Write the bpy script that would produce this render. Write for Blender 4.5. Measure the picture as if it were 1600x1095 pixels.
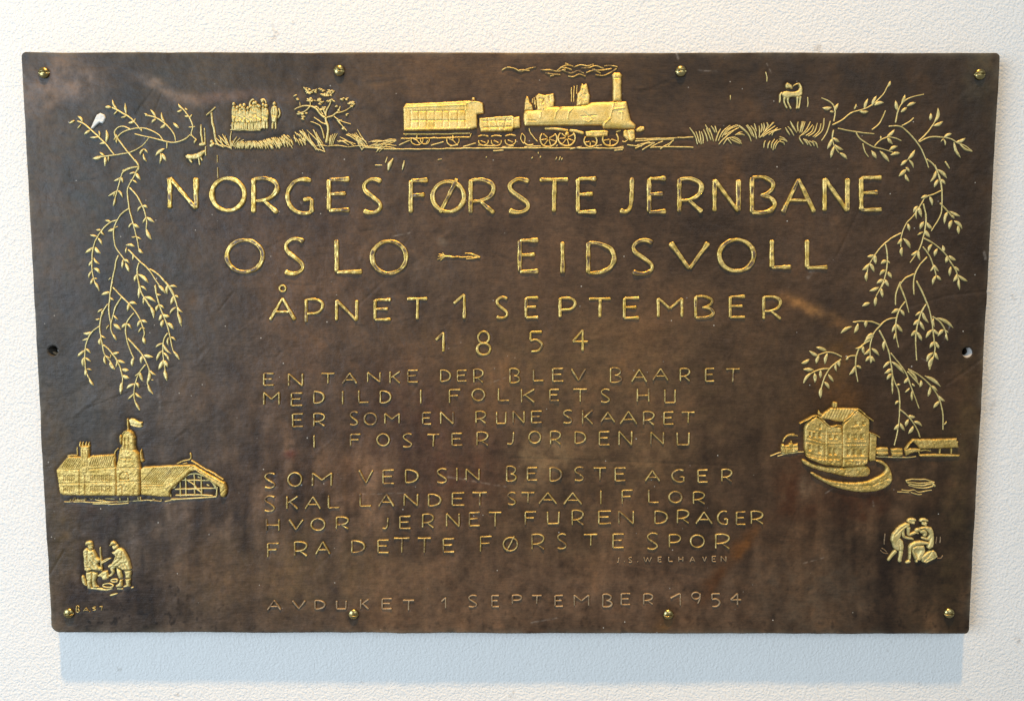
import bpy, math, random
import numpy as np
from mathutils import Vector, Euler
from mathutils.geometry import delaunay_2d_cdt

for o in list(bpy.data.objects):
    bpy.data.objects.remove(o)
S = bpy.context.scene
COL = S.collection
RNG = np.random.default_rng(11)
random.seed(11)

# ------------------------------------------------------------------ camera
ZC = 1.5                                   # height of the plaque's centre above the floor
CAM_LOC = (0.0037551, -0.9713257, 0.0829870 + ZC)
CAM_ROT = (1.4880603, -0.0010168, 0.0013699)
cam_d = bpy.data.cameras.new('camera')
cam_d.sensor_width = 36.0
cam_d.lens = 26.0
cam_d.clip_start = 0.05
cam_d.clip_end = 60.0
cam = bpy.data.objects.new('camera', cam_d)
cam.location = CAM_LOC
cam.rotation_euler = CAM_ROT
COL.objects.link(cam)
S.camera = cam

# ------------------------------------------------------------------ light
world = bpy.data.worlds.new('World')
S.world = world
world.use_nodes = True
bg = world.node_tree.nodes['Background']
bg.inputs['Color'].default_value = (0.80, 0.90, 1.0, 1)
bg.inputs['Strength'].default_value = 0.33


def aim(o, target):
    d = Vector(target) - Vector(o.location)
    o.rotation_euler = d.to_track_quat('-Z', 'Y').to_euler()


def lamp(name, kind, loc, target, energy, color):
    d = bpy.data.lights.new(name, kind)
    d.energy = energy
    d.color = color
    o = bpy.data.objects.new(name, d)
    o.location = loc
    COL.objects.link(o)
    aim(o, target)
    return d


k = lamp('ceiling_spotlight', 'SPOT', (-0.15, -2.02, 8.2), (-0.32, 0.0, 1.0), 3050, (1.0, 0.63, 0.22))
k.shadow_soft_size = 0.15
k.spot_size = math.radians(24.5)
k.spot_blend = 1.0
f = lamp('window_daylight', 'AREA', (-3.1, -2.9, 1.9), (0.1, 0.0, 1.45), 178, (0.60, 0.78, 1.0))
f.shape = 'RECTANGLE'
f.size = 2.2
f.size_y = 2.4
f2 = lamp('hall_daylight', 'AREA', (1.6, -3.6, 3.2), (0.5, 0.0, 1.6), 42, (0.80, 0.92, 1.0))
f2.shape = 'RECTANGLE'
f2.size = 2.4
f2.size_y = 1.6

S.view_settings.view_transform = 'Standard'
S.view_settings.look = 'None'
S.view_settings.exposure = 0.0
S.view_settings.gamma = 1.0
S.view_settings.use_curve_mapping = False

# ------------------------------------------------------------------ helpers
PX = 0.00084                                # metres on the plaque for one tracing unit
R3 = np.array(Euler(CAM_ROT).to_matrix())
FPX = 1600 * 26.0 / 36.0


def plane(p):
    """tracing coordinates -> metres on the plaque's face (x to the right, z up, centre 0)"""
    p = np.asarray(p, float).reshape(-1, 2)
    d = np.stack([(p[:, 0] - 800) / FPX, -(p[:, 1] - 547.5) / FPX, -np.ones(len(p))], 1) @ R3.T
    t = -CAM_LOC[1] / d[:, 1]
    return np.stack([CAM_LOC[0] + d[:, 0] * t, CAM_LOC[2] + d[:, 2] * t - ZC], 1)


_LAT = np.random.default_rng(5).random((257, 257))


def vnoise(x, y, seed=0):
    x = np.asarray(x, float) + 17.31 * seed + 1000
    y = np.asarray(y, float) + 41.77 * seed + 1000
    xi, yi = np.floor(x).astype(int), np.floor(y).astype(int)
    fx, fy = x - xi, y - yi
    fx, fy = fx * fx * (3 - 2 * fx), fy * fy * (3 - 2 * fy)
    a = _LAT[xi % 256, yi % 256]; b = _LAT[(xi + 1) % 256, yi % 256]
    c = _LAT[xi % 256, (yi + 1) % 256]; d = _LAT[(xi + 1) % 256, (yi + 1) % 256]
    return (a * (1 - fx) + b * fx) * (1 - fy) + (c * (1 - fx) + d * fx) * fy - 0.5


def fbm(x, y, oct=4, seed=0):
    s, a = 0, 1.0
    for i in range(oct):
        s = s + a * vnoise(x * 2 ** i, y * 2 ** i, seed + i)
        a *= 0.5
    return s


def relief_low(X, Z):
    """slow unevenness of the cast face, metres towards the viewer"""
    return 0.0011 * vnoise(X * 7, Z * 7, 3) + 0.0006 * vnoise(X * 26, Z * 26, 4)


STAMP = np.zeros((1100, 1604), np.float32)


def stamp(P, r=0.0):
    """remember where raised work stands, so that the ground round it can be sunk"""
    P = np.asarray(P)
    for dx, dy in ((0, 0), (r, 0), (-r, 0), (0, r), (0, -r)):
        xi = np.clip((P[:, 0] + dx).astype(int), 0, 1599)
        yi = np.clip((P[:, 1] + dy).astype(int), 0, 1094)
        STAMP[yi, xi] = 1


class MB:
    def __init__(s):
        s.v, s.f, s.w, s.n = [], [], [], 0

    def add(s, v, faces, wear):
        s.v.append(np.asarray(v, float)); s.w.append(np.asarray(wear, float))
        s.f.extend([tuple(i + s.n for i in q) for q in faces])
        s.n += len(v)

    def build(s, name, mat, parent=None, label=None):
        me = bpy.data.meshes.new(name)
        V = np.concatenate(s.v) if s.v else np.zeros((0, 3))
        me.from_pydata(V.tolist(), [], s.f)
        a = me.attributes.new('wear', 'FLOAT', 'POINT')
        a.data.foreach_set('value', np.concatenate(s.w).astype(np.float32))
        me.polygons.foreach_set('use_smooth', [True] * len(me.polygons))
        me.materials.append(mat)
        me.update()
        o = bpy.data.objects.new(name, me)
        COL.objects.link(o)
        if parent:
            o.parent = parent
        if label:
            o['label'] = label
        return o


def catmull(P, step, closed=False):
    P = np.asarray(P, float)
    n = len(P)
    out = []
    rng = range(n if closed else n - 1)
    for i in rng:
        if closed:
            p0, p1, p2, p3 = P[(i - 1) % n], P[i], P[(i + 1) % n], P[(i + 2) % n]
        else:
            p0, p1, p2, p3 = P[max(i - 1, 0)], P[i], P[i + 1], P[min(i + 2, n - 1)]
        m = max(2, int(np.linalg.norm(p2 - p1) / step + 0.5))
        t = (np.arange(m) / m)[:, None]
        out.append(0.5 * ((2 * p1) + (-p0 + p2) * t + (2 * p0 - 5 * p1 + 4 * p2 - p3) * t ** 2
                          + (-p0 + 3 * p1 - 3 * p2 + p3) * t ** 3))
    if not closed:
        out.append(P[-1:])
    return np.concatenate(out)


def stroke(mb, pts, w, h, closed=False, dip=0.0, wear=0.0, jit=0.22, caps=True, step=None, lift=0.0, moat=True):
    """a raised rounded bead along pts; w, h in tracing units (w may be a list along the length)"""
    pts = np.asarray(pts, float)
    wm = float(np.mean(w))
    P = catmull(pts, step or max(0.9, wm * 0.3), closed)
    n = len(P)
    if closed:
        T = np.roll(P, -1, 0) - np.roll(P, 1, 0)
        L = np.arange(n) / n
    else:
        T = np.gradient(P, axis=0)
        L = np.concatenate([[0], np.cumsum(np.linalg.norm(np.diff(P, axis=0), axis=1))])
        tot = L[-1]
        L = L / max(tot, 1e-6)
    T /= np.maximum(np.linalg.norm(T, axis=1, keepdims=True), 1e-6)
    N = np.stack([-T[:, 1], T[:, 0]], 1)
    if np.ndim(w) == 0:
        W = np.full(n, float(w))
    else:
        W = np.interp(L, np.linspace(0, 1, len(w)), w)
    sd = random.randint(0, 9999)
    rough = 1 + 0.34 * vnoise(P[:, 0] / 7, P[:, 1] / 7, sd % 91) + 0.16 * vnoise(P[:, 0] / 2, P[:, 1] / 2, sd % 77)
    W = W * rough
    P = P + N * (vnoise(P[:, 0] / 7, P[:, 1] / 7, sd % 53) * jit * 4)[:, None]
    Hh = h * (1 + 0.45 * vnoise(P[:, 0] / 4, P[:, 1] / 4, sd % 67)) * np.clip(W / wm, 0.3, 1.3)
    if not closed and caps:
        dist = np.minimum(L, 1 - L) * tot
        c = np.clip(dist / (0.45 * wm + 1e-6), 0, 1)
        c = np.sqrt(np.clip(1 - (1 - c) ** 2, 0, 1))
        W = W * (0.35 + 0.65 * c)
        Hh = Hh * (0.3 + 0.7 * c)
    if moat:
        stamp(P, wm * 0.3)
    prof = np.array([-1.12, -0.97, -0.80, -0.48, 0.0, 0.48, 0.80, 0.97, 1.12])
    hp = np.array([-0.8, 0.22, 0.72, 0.96, 1.0, 0.96, 0.72, 0.22, -0.8])
    k = len(prof)
    dn = dip * np.clip(0.6 + 1.6 * vnoise(L * 9, L * 0 + 3, sd % 41), 0, 1)
    wv = wear * np.clip(1.0 + 1.7 * vnoise(P[:, 0] / 9, P[:, 1] / 9, sd % 37), 0, 2)
    V = np.zeros((n, k, 3)); We = np.zeros((n, k))
    for j in range(k):
        q = plane(P + N * (prof[j] * W / 2)[:, None])
        hh = hp[j] * Hh
        if j in (3, 4, 5):
            hh = hh * (1 - dn * (1.0 if j == 4 else 0.45))
        y = relief_low(q[:, 0], q[:, 1]) + np.where(hp[j] < 0, -0.0024, hh * PX) + lift * PX
        V[:, j] = np.stack([q[:, 0], -y, q[:, 1]], 1)
        We[:, j] = wv * (1.0 if j in (3, 4, 5) else (0.5 if dip == 0 else 0.05))
    idx = np.arange(n * k).reshape(n, k)
    F = []
    rows = n if closed else n - 1
    for i in range(rows):
        a, b = idx[i], idx[(i + 1) % n]
        for j in range(k - 1):
            F.append((a[j], b[j], b[j + 1], a[j + 1]))
    if not closed:
        F.append(tuple(idx[0][::1])); F.append(tuple(idx[-1][::-1]))
    mb.add(V.reshape(-1, 3), F, We.ravel())


def seg_dist(P, a, b):
    a, b = np.asarray(a, float), np.asarray(b, float)
    d = b - a
    t = np.clip(((P - a) @ d) / max(d @ d, 1e-9), 0, 1)
    return np.linalg.norm(P - (a + t[:, None] * d), axis=1)


def inside(P, poly):
    x, y = P[:, 0], P[:, 1]
    r = np.zeros(len(P), bool)
    n = len(poly)
    for i in range(n):
        x1, y1 = poly[i]; x2, y2 = poly[(i + 1) % n]
        c = ((y1 > y) != (y2 > y))
        with np.errstate(divide='ignore', invalid='ignore'):
            xx = (x2 - x1) * (y - y1) / (y2 - y1) + x1
        r ^= c & (x < xx)
    return r


def relief(mb, poly, H, bevel, step=1.0, grooves=(), pits=(), ridges=(), rough=0.25, wear=0.0, lift=0.0, smooth=False,
           tilt=(0, 0), pitdepth=0.8):
    """an embossed area: rounded edge, uneven top, cut lines (grooves), raised lines (ridges), sunk panels (pits)"""
    poly = np.asarray(poly, float)
    if smooth:
        poly = catmull(poly, 2.0, True)
    out = []
    n = len(poly)
    for i in range(n):
        a, b = poly[i], poly[(i + 1) % n]
        m = max(1, int(np.linalg.norm(b - a) / step))
        out.append(a + (b - a) * (np.arange(m) / m)[:, None])
    O = np.concatenate(out)
    O = O + np.stack([vnoise(O[:, 0] / 3, O[:, 1] / 3, 8), vnoise(O[:, 0] / 3, O[:, 1] / 3, 9)], 1) * 0.7
    lo, hi = O.min(0), O.max(0)
    gx, gy = np.meshgrid(np.arange(lo[0], hi[0], step), np.arange(lo[1], hi[1], step))
    G = np.stack([gx.ravel(), gy.ravel()], 1)
    G = G + RNG.uniform(-0.25, 0.25, G.shape) * step
    G = G[inside(G, O)]
    if len(G):
        dd = np.full(len(G), 1e9)
        for i in range(len(O)):
            dd = np.minimum(dd, seg_dist(G, O[i], O[(i + 1) % len(O)]))
        G = G[dd > 0.55 * step]; dd = dd[dd > 0.55 * step]
    else:
        dd = np.zeros(0)
    A = np.concatenate([O, G]); D = np.concatenate([np.zeros(len(O)), dd])
    m = len(O)
    r = delaunay_2d_cdt([Vector(p) for p in A.tolist()], [(i, (i + 1) % m) for i in range(m)], [], 1, 1e-5)
    A2 = np.array([(v.x, v.y) for v in r[0]])
    # distances for the (possibly merged / extra) output vertices
    D2 = np.zeros(len(A2))
    for i, src in enumerate(r[3]):
        if src:
            D2[i] = D[src[0]]
    t = np.clip(D2 / max(bevel, 1e-6), 0, 1)
    h = H * (0.10 + 0.90 * np.sqrt(np.clip(1 - (1 - t) ** 2, 0, 1)))
    c = (lo + hi) / 2
    h = h + (A2[:, 0] - c[0]) * tilt[0] + (A2[:, 1] - c[1]) * tilt[1]
    h = h + rough * (fbm(A2[:, 0] / 3.2, A2[:, 1] / 3.2, 3, 2)) * np.clip(t, 0.2, 1)
    for (a, b, dep, wid) in grooves:
        h = h - 1.7 * dep * np.exp(-(seg_dist(A2, a, b) / wid) ** 2)
    for (a, b, dep, wid) in ridges:
        h = h + dep * np.exp(-(seg_dist(A2, a, b) / wid) ** 2)
    for (x0, y0, x1, y1) in pits:
        e = np.minimum(np.minimum(A2[:, 0] - x0, x1 - A2[:, 0]), np.minimum(A2[:, 1] - y0, y1 - A2[:, 1]))
        h = h - pitdepth * H * np.clip(e / 0.7 + 0.5, 0, 1)
    h = np.maximum(h, 0.12)
    stamp(A2)
    q = plane(A2)
    base = relief_low(q[:, 0], q[:, 1])
    V = np.stack([q[:, 0], -(base + (h + lift) * PX), q[:, 1]], 1)
    F = [tuple(fc) for fc in r[2]]
    # skirt
    from collections import Counter
    cnt = Counter()
    for fc in F:
        for i in range(len(fc)):
            cnt[(fc[i], fc[(i + 1) % len(fc)])] += 1
    ed = [e for e in cnt if (e[1], e[0]) not in cnt]
    ids = sorted({i for e in ed for i in e})
    mp = {v: len(V) + i for i, v in enumerate(ids)}
    SK = V[ids].copy()
    SK[:, 1] = -(base[ids] - 0.0024)
    F += [(b, a, mp[a], mp[b]) for a, b in ed]
    V = np.concatenate([V, SK])
    V[:, 0] *= 1.0
    # faces seen from the viewer (-y) must wind the right way
    F = [fc[::-1] for fc in F]
    mb.add(V, F, np.full(len(V), wear))


class Z:
    """a detail tracing: coordinates read in an enlarged crop"""
    def __init__(s, ox, oy, k):
        s.o, s.k = np.array([ox, oy], float), float(k)

    def __call__(s, *p):
        return s.o + np.asarray(p, float).reshape(-1, 2) / s.k


# ------------------------------------------------------------------ materials
def nodes(name):
    m = bpy.data.materials.new(name)
    m.use_nodes = True
    nt = m.node_tree
    b = nt.nodes['Principled BSDF']
    return m, nt, b


def nd(nt, t, **kw):
    n = nt.nodes.new(t)
    for a, v in kw.items():
        if a in n.inputs.keys() if hasattr(n.inputs, 'keys') else False:
            n.inputs[a].default_value = v
        else:
            setattr(n, a, v)
    return n


def noise(nt, vec, scale, detail=4, rough=0.6):
    n = nt.nodes.new('ShaderNodeTexNoise')
    n.inputs['Scale'].default_value = scale
    n.inputs['Detail'].default_value = detail
    n.inputs['Roughness'].default_value = rough
    nt.links.new(vec, n.inputs['Vector'])
    return n.outputs['Fac']


def ramp(nt, fac, stops):
    r = nt.nodes.new('ShaderNodeValToRGB')
    e = r.color_ramp.elements
    while len(e) < len(stops):
        e.new(0.5)
    for x, (p, c) in zip(e, stops):
        x.position = p
        x.color = c if len(c) == 4 else (*c, 1)
    nt.links.new(fac, r.inputs['Fac'])
    return r.outputs['Color']


def mix(nt, fac, a, b, mode='MIX'):
    m = nt.nodes.new('ShaderNodeMix')
    m.data_type = 'RGBA'
    m.blend_type = mode
    for sock, v in ((m.inputs[0], fac), (m.inputs[6], a), (m.inputs[7], b)):
        if hasattr(v, 'is_linked'):
            nt.links.new(v, sock)
        elif isinstance(v, (int, float)):
            sock.default_value = v
        else:
            sock.default_value = (*v, 1)
    return m.outputs[2]


def math_(nt, op, a, b=0.0, clamp=False):
    m = nt.nodes.new('ShaderNodeMath')
    m.operation = op
    m.use_clamp = clamp
    for sock, v in ((m.inputs[0], a), (m.inputs[1], b)):
        if hasattr(v, 'is_linked'):
            nt.links.new(v, sock)
        else:
            sock.default_value = v
    return m.outputs[0]


def bump(nt, h, strength, dist, prev=None):
    b = nt.nodes.new('ShaderNodeBump')
    b.inputs['Strength'].default_value = strength
    b.inputs['Distance'].default_value = dist
    nt.links.new(h, b.inputs['Height'])
    if prev is not None:
        nt.links.new(prev, b.inputs['Normal'])
    return b.outputs['Normal']


def scaled(nt, vec, s):
    m = nt.nodes.new('ShaderNodeMapping')
    m.inputs['Scale'].default_value = s
    nt.links.new(vec, m.inputs['Vector'])
    return m.outputs['Vector']


def gilding(name, gold, gold2, worn, rough=0.42, metal=0.75, grain=240, bmp=0.55):
    m, nt, b = nodes(name)
    co = nt.nodes.new('ShaderNodeTexCoord').outputs['Object']
    n1 = noise(nt, co, grain, 4, 0.65)
    n2 = noise(nt, co, 60, 3, 0.6)
    col = mix(nt, ramp(nt, n2, [(0.35, (0, 0, 0)), (0.65, (1, 1, 1))]), gold, gold2)
    at = nt.nodes.new('ShaderNodeAttribute')
    at.attribute_name = 'wear'
    s = math_(nt, 'ADD', math_(nt, 'MULTIPLY', n1, 1.1), math_(nt, 'ADD', math_(nt, 'MULTIPLY', n2, 0.7), worn - 0.9))
    fac = math_(nt, 'MULTIPLY', math_(nt, 'SUBTRACT', math_(nt, 'ADD', s, math_(nt, 'MULTIPLY', at.outputs['Fac'], 0.6)), 0.34), 4.0, True)
    dark = mix(nt, n2, (0.075, 0.045, 0.022), (0.13, 0.075, 0.03))
    c = mix(nt, fac, col, dark)
    nt.links.new(c, b.inputs['Base Color'])
    nt.links.new(math_(nt, 'MULTIPLY', math_(nt, 'SUBTRACT', 1.0, fac), metal), b.inputs['Metallic'])
    b.inputs['Roughness'].default_value = rough
    nt.links.new(bump(nt, noise(nt, co, 700, 3, 0.7), bmp, 0.0006), b.inputs['Normal'])
    return m


M_GOLD = gilding('yellow_gilding', (0.50, 0.315, 0.06), (0.80, 0.58, 0.19), 0.02, 0.40, 0.75, 200, 0.3)
M_TRAIN = gilding('bright_gilding', (0.66, 0.42, 0.09), (0.80, 0.57, 0.20), 0.03, 0.42, 0.65, 300, 0.9)
M_BUILD = gilding('dusky_gilding', (0.44, 0.285, 0.06), (0.68, 0.48, 0.15), 0.23, 0.42, 0.65, 330, 0.9)
M_PALE = gilding('pale_gilding', (0.56, 0.43, 0.15), (0.70, 0.56, 0.235), 0.03, 0.5, 0.6)
M_WORN = gilding('worn_gilding', (0.38, 0.26, 0.075), (0.70, 0.53, 0.20), 0.10, 0.42, 0.65)
M_FAINT = gilding('faint_gilding', (0.28, 0.19, 0.10), (0.42, 0.30, 0.17), 0.12, 0.5, 0.5)
M_SCREW = gilding('brass', (0.30, 0.225, 0.085), (0.46, 0.36, 0.15), -0.1, 0.30, 1.0, 200, 0.1)


def plate_material():
    m, nt, b = nodes('bronze_patina')
    co = nt.nodes.new('ShaderNodeTexCoord').outputs['Object']
    at = nt.nodes.new('ShaderNodeAttribute')
    at.attribute_name = 'patina'
    c = at.outputs['Color']
    big = noise(nt, co, 9, 6, 0.62)
    fine = noise(nt, co, 130, 5, 0.7)
    mid = noise(nt, scaled(nt, co, (38, 38, 22)), 1.0, 5, 0.65)
    c = mix(nt, 1.0, c, ramp(nt, big, [(0.30, (0.64, 0.64, 0.66)), (0.5, (1, 1, 1)), (0.70, (1.42, 1.30, 1.16))]), 'MULTIPLY')
    c = mix(nt, 1.0, c, ramp(nt, fine, [(0.28, (0.72, 0.70, 0.68)), (0.5, (1, 1, 1)), (0.74, (1.26, 1.22, 1.18))]), 'MULTIPLY')
    c = mix(nt, 1.0, c, ramp(nt, mid, [(0.3, (0.80, 0.80, 0.82)), (0.55, (1, 1, 1)), (0.75, (1.25, 1.15, 1.05))]), 'MULTIPLY')
    # pale specks of plaster and lime
    v = nt.nodes.new('ShaderNodeTexVoronoi')
    v.inputs['Scale'].default_value = 75
    nt.links.new(co, v.inputs['Vector'])
    rare = ramp(nt, noise(nt, co, 31, 2, 0.5), [(0.54, (0, 0, 0)), (0.60, (1, 1, 1))])
    dot = ramp(nt, v.outputs['Distance'], [(0.045, (1, 1, 1)), (0.075, (0, 0, 0))])
    c = mix(nt, mix(nt, 1.0, dot, rare, 'MULTIPLY'), c, (0.40, 0.36, 0.30))
    nt.links.new(c, b.inputs['Base Color'])
    b.inputs['Metallic'].default_value = 0.0
    nt.links.new(ramp(nt, mid, [(0.3, (0.40,) * 3), (0.7, (0.56,) * 3)]), b.inputs['Roughness'])
    b.inputs['Specular IOR Level'].default_value = 0.22
    n = bump(nt, noise(nt, co, 44, 6, 0.58), 0.42, 0.0034)
    n = bump(nt, noise(nt, scaled(nt, co, (60, 60, 420)), 1.0, 3, 0.6), 0.45, 0.0007, n)
    n = bump(nt, noise(nt, co, 480, 3, 0.7), 0.30, 0.0006, n)
    nt.links.new(n, b.inputs['Normal'])
    return m


def wall_material():
    m, nt, b = nodes('painted_plaster')
    co = nt.nodes.new('ShaderNodeTexCoord').outputs['Object']
    c = mix(nt, noise(nt, co, 2.2, 4, 0.6), (0.72, 0.682, 0.62), (0.775, 0.738, 0.678))
    sp = ramp(nt, noise(nt, co, 24, 3, 0.8), [(0.27, (0.62, 0.58, 0.54)), (0.33, (1, 1, 1))])
    c = mix(nt, 0.5, c, sp, 'MULTIPLY')
    nt.links.new(c, b.inputs['Base Color'])
    b.inputs['Roughness'].default_value = 0.75
    b.inputs['Specular IOR Level'].default_value = 0.2
    warp = nt.nodes.new('ShaderNodeTexNoise')
    warp.inputs['Scale'].default_value = 60
    nt.links.new(co, warp.inputs['Vector'])
    va = nt.nodes.new('ShaderNodeVectorMath'); va.operation = 'MULTIPLY_ADD'
    nt.links.new(warp.outputs['Color'], va.inputs[0])
    va.inputs[1].default_value = (0.006, 0.006, 0.006)
    nt.links.new(co, va.inputs[2])
    n = bump(nt, noise(nt, va.outputs[0], 300, 2, 0.5), 0.85, 0.0016)
    n = bump(nt, noise(nt, co, 14, 3, 0.5), 0.3, 0.004, n)
    nt.links.new(n, b.inputs['Normal'])
    return m


def plain(name, c1, c2, rough, scale=200):
    m, nt, b = nodes(name)
    co = nt.nodes.new('ShaderNodeTexCoord').outputs['Object']
    nt.links.new(mix(nt, noise(nt, co, scale, 3), c1, c2), b.inputs['Base Color'])
    b.inputs['Roughness'].default_value = rough
    nt.links.new(bump(nt, noise(nt, co, scale * 2, 3), 0.4, 0.0005), b.inputs['Normal'])
    return m


M_PLATE = plate_material()
M_WALL = wall_material()
M_CHIP = plain('bare_white_chip', (0.60, 0.57, 0.50), (0.72, 0.70, 0.64), 0.7)
M_PLUG = plain('grey_filler', (0.32, 0.28, 0.24), (0.46, 0.42, 0.37), 0.8)
M_TAN = plain('tan_filler', (0.34, 0.25, 0.15), (0.46, 0.36, 0.24), 0.8)

# ------------------------------------------------------------------ wall
THICK = 0.025
bm_v = []
x0, x1, y0, y1, z0, z1 = -4.0, 4.0, THICK, THICK + 0.2, 0.0, 9.0
for x in (x0, x1):
    for y in (y0, y1):
        for z in (z0, z1):
            bm_v.append((x, y, z))
me = bpy.data.meshes.new('wall')
me.from_pydata(bm_v, [], [(0, 4, 5, 1), (2, 3, 7, 6), (0, 1, 3, 2), (4, 6, 7, 5), (1, 5, 7, 3), (0, 2, 6, 4)])
me.materials.append(M_WALL)
wall = bpy.data.objects.new('wall', me)
COL.objects.link(wall)
wall['kind'] = 'structure'
wall['label'] = 'off white wall of rough painted plaster behind the bronze plaque'
wall['category'] = 'wall'

# ------------------------------------------------------------------ the plaque
plaque = bpy.data.objects.new('memorial_plaque', None)
plaque.location = (0, 0, ZC)
plaque.empty_display_size = 0.1
COL.objects.link(plaque)
plaque['label'] = 'dark brown bronze railway memorial plaque with gilded lettering and reliefs, screwed to the white wall'
plaque['category'] = 'plaque'

PW, PH = 1.25, 0.76736
HOLES = [(82.5, 548, 7.8), (1511.5, 550.5, 8.1)]
HOLES_M = [(plane((x, y))[0], r * PX) for x, y, r in HOLES]

# stains: centre x, y, half sizes, turn, colour, strength
STAINS = [
    (92, 126, 60, 40, -10, (0.150, 0.120, 0.110), 0.9),
    (250, 138, 50, 8, 22, (0.15, 0.128, 0.125), 0.75),
    (370, 152, 90, 9, -2, (0.115, 0.085, 0.080), 0.6),
    (180, 320, 150, 260, 0, (0.040, 0.043, 0.044), 0.65),
    (420, 330, 150, 60, 0, (0.062, 0.048, 0.044), 0.5),
    (860, 170, 60, 40, 0, (0.070, 0.050, 0.040), 0.4),
    (1010, 240, 70, 40, 20, (0.075, 0.045, 0.024), 0.45),
    (1140, 275, 16, 30, 0, (0.115, 0.062, 0.026), 0.7),
    (830, 560, 190, 70, 0, (0.098, 0.064, 0.036), 0.65),
    (980, 600, 200, 120, 0, (0.088, 0.059, 0.034), 0.6),
    (850, 715, 46, 46, 0, (0.150, 0.105, 0.064), 0.85),
    (985, 720, 100, 38, 0, (0.120, 0.080, 0.047), 0.65), (880, 830, 130, 60, 0, (0.092, 0.062, 0.040), 0.6), (1000, 480, 220, 60, 0, (0.070, 0.046, 0.029), 0.5),
    (1262, 480, 40, 9, 24, (0.170, 0.098, 0.042), 0.85),
    (1312, 508, 22, 6, 10, (0.105, 0.060, 0.028), 0.8),
    (1316, 560, 26, 40, 10, (0.085, 0.048, 0.018), 0.8),
    (1302, 610, 34, 34, 0, (0.080, 0.040, 0.014), 0.8),
    (1262, 600, 60, 80, 0, (0.058, 0.040, 0.025), 0.5),
    (1240, 770, 34, 40, 0, (0.040, 0.017, 0.008), 0.85),
    (1258, 762, 15, 22, 15, (0.075, 0.056, 0.042), 0.9),
    (1350, 780, 45, 28, 0, (0.044, 0.018, 0.008), 0.75),
    (1150, 860, 12, 44, 38, (0.105, 0.048, 0.016), 0.85),
    (1110, 915, 10, 36, 38, (0.060, 0.028, 0.012), 0.8),
    (1038, 975, 10, 26, 40, (0.100, 0.056, 0.020), 0.75),
    (1285, 640, 60, 70, 0, (0.055, 0.030, 0.012), 0.4),
    (1390, 905, 16, 70, 0, (0.020, 0.013, 0.009), 0.8),
    (1460, 930, 60, 60, 0, (0.034, 0.024, 0.014), 0.5),
    (1270, 930, 110, 60, 0, (0.060, 0.048, 0.038), 0.55),
    (1535, 100, 24, 60, 0, (0.060, 0.050, 0.032), 0.6),
    (1500, 760, 20, 200, 4, (0.055, 0.040, 0.020), 0.6),
    (1120, 790, 120, 60, 0, (0.050, 0.033, 0.022), 0.5),
    (950, 930, 330, 62, 0, (0.108, 0.072, 0.052), 0.65),
    (600, 930, 230, 70, 0, (0.095, 0.064, 0.044), 0.65),
    (500, 890, 110, 60, 0, (0.100, 0.070, 0.042), 0.6),
    (340, 900, 55, 60, 0, (0.072, 0.052, 0.034), 0.5),
    (720, 730, 80, 60, 0, (0.050, 0.026, 0.019), 0.5),
    (640, 660, 90, 80, 0, (0.056, 0.032, 0.026), 0.5),
    (452, 712, 9, 7, 0, (0.085, 0.034, 0.026), 0.8),
    (90, 770, 22, 190, -3, (0.060, 0.046, 0.026), 0.7),
    (165, 930, 70, 26, 0, (0.020, 0.014, 0.012), 0.8),
    (160, 780, 130, 60, 0, (0.045, 0.030, 0.024), 0.5),
    (520, 930, 14, 60, 0, (0.040, 0.030, 0.026), 0.6),
    (690, 378, 7, 5, 10, (0.120, 0.105, 0.095), 0.8),
    (1160, 930, 12, 50, 4, (0.036, 0.022, 0.014), 0.6),
]
for _p in ((69, 116), (530, 113), (1063.5, 114), (1530.5, 119), (108, 959), (552.5, 960), (1044, 961), (1482.5, 959)):
    STAINS.append((_p[0], _p[1], 12, 12, 0, (0.018, 0.013, 0.010), 0.75))
STAINS.sort(key=lambda q: -q[2] * q[3])
# long scratches and dents: from, to, depth (mm), half width (tracing units), pale
MARKS = [
    ((240, 140), (213, 178), 0.5, 1.3), ((1345, 325), (1308, 400), 0.45, 1.2), ((1480, 462), (1545, 455), 0.5, 1.4),
    ((1420, 480), (1480, 462), 0.4, 1.4), ((700, 720), (800, 745), -0.3, 2), ((1480, 600), (1543, 555), 0.6, 1.6),
    ((800, 715), (1150, 728), 0.35, 1.4), ((130, 640), (235, 600), 0.25, 1.1), ((780, 112), (850, 140), 0.3, 1.4),
    ((830, 115), (870, 160), 0.25, 1.6), ((1000, 145), (1075, 115), 0.3, 1.6), ((1000, 262), (1400, 276), 0.15, 0.9),
    ((100, 285), (180, 278), 0.3, 1.0), ((640, 370), (622, 395), 0.3, 1.4), ((770, 395), (800, 410), 0.3, 1.4),
    ((660, 460), (570, 463), 0.25, 1.2), ((1133, 105), (1145, 165), 0.4, 2.4), ((420, 690), (470, 640), 0.2, 2),
    ((950, 875), (1110, 905), 0.25, 1.1), ((76, 900), (100, 860), 0.5, 1.4), ((262, 650), (290, 590), -0.3, 3.0),
    ((690, 372), (700, 366), -0.5, 2.2), ((740, 1000), (900, 985), 0.2, 1.2),
]


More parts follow.
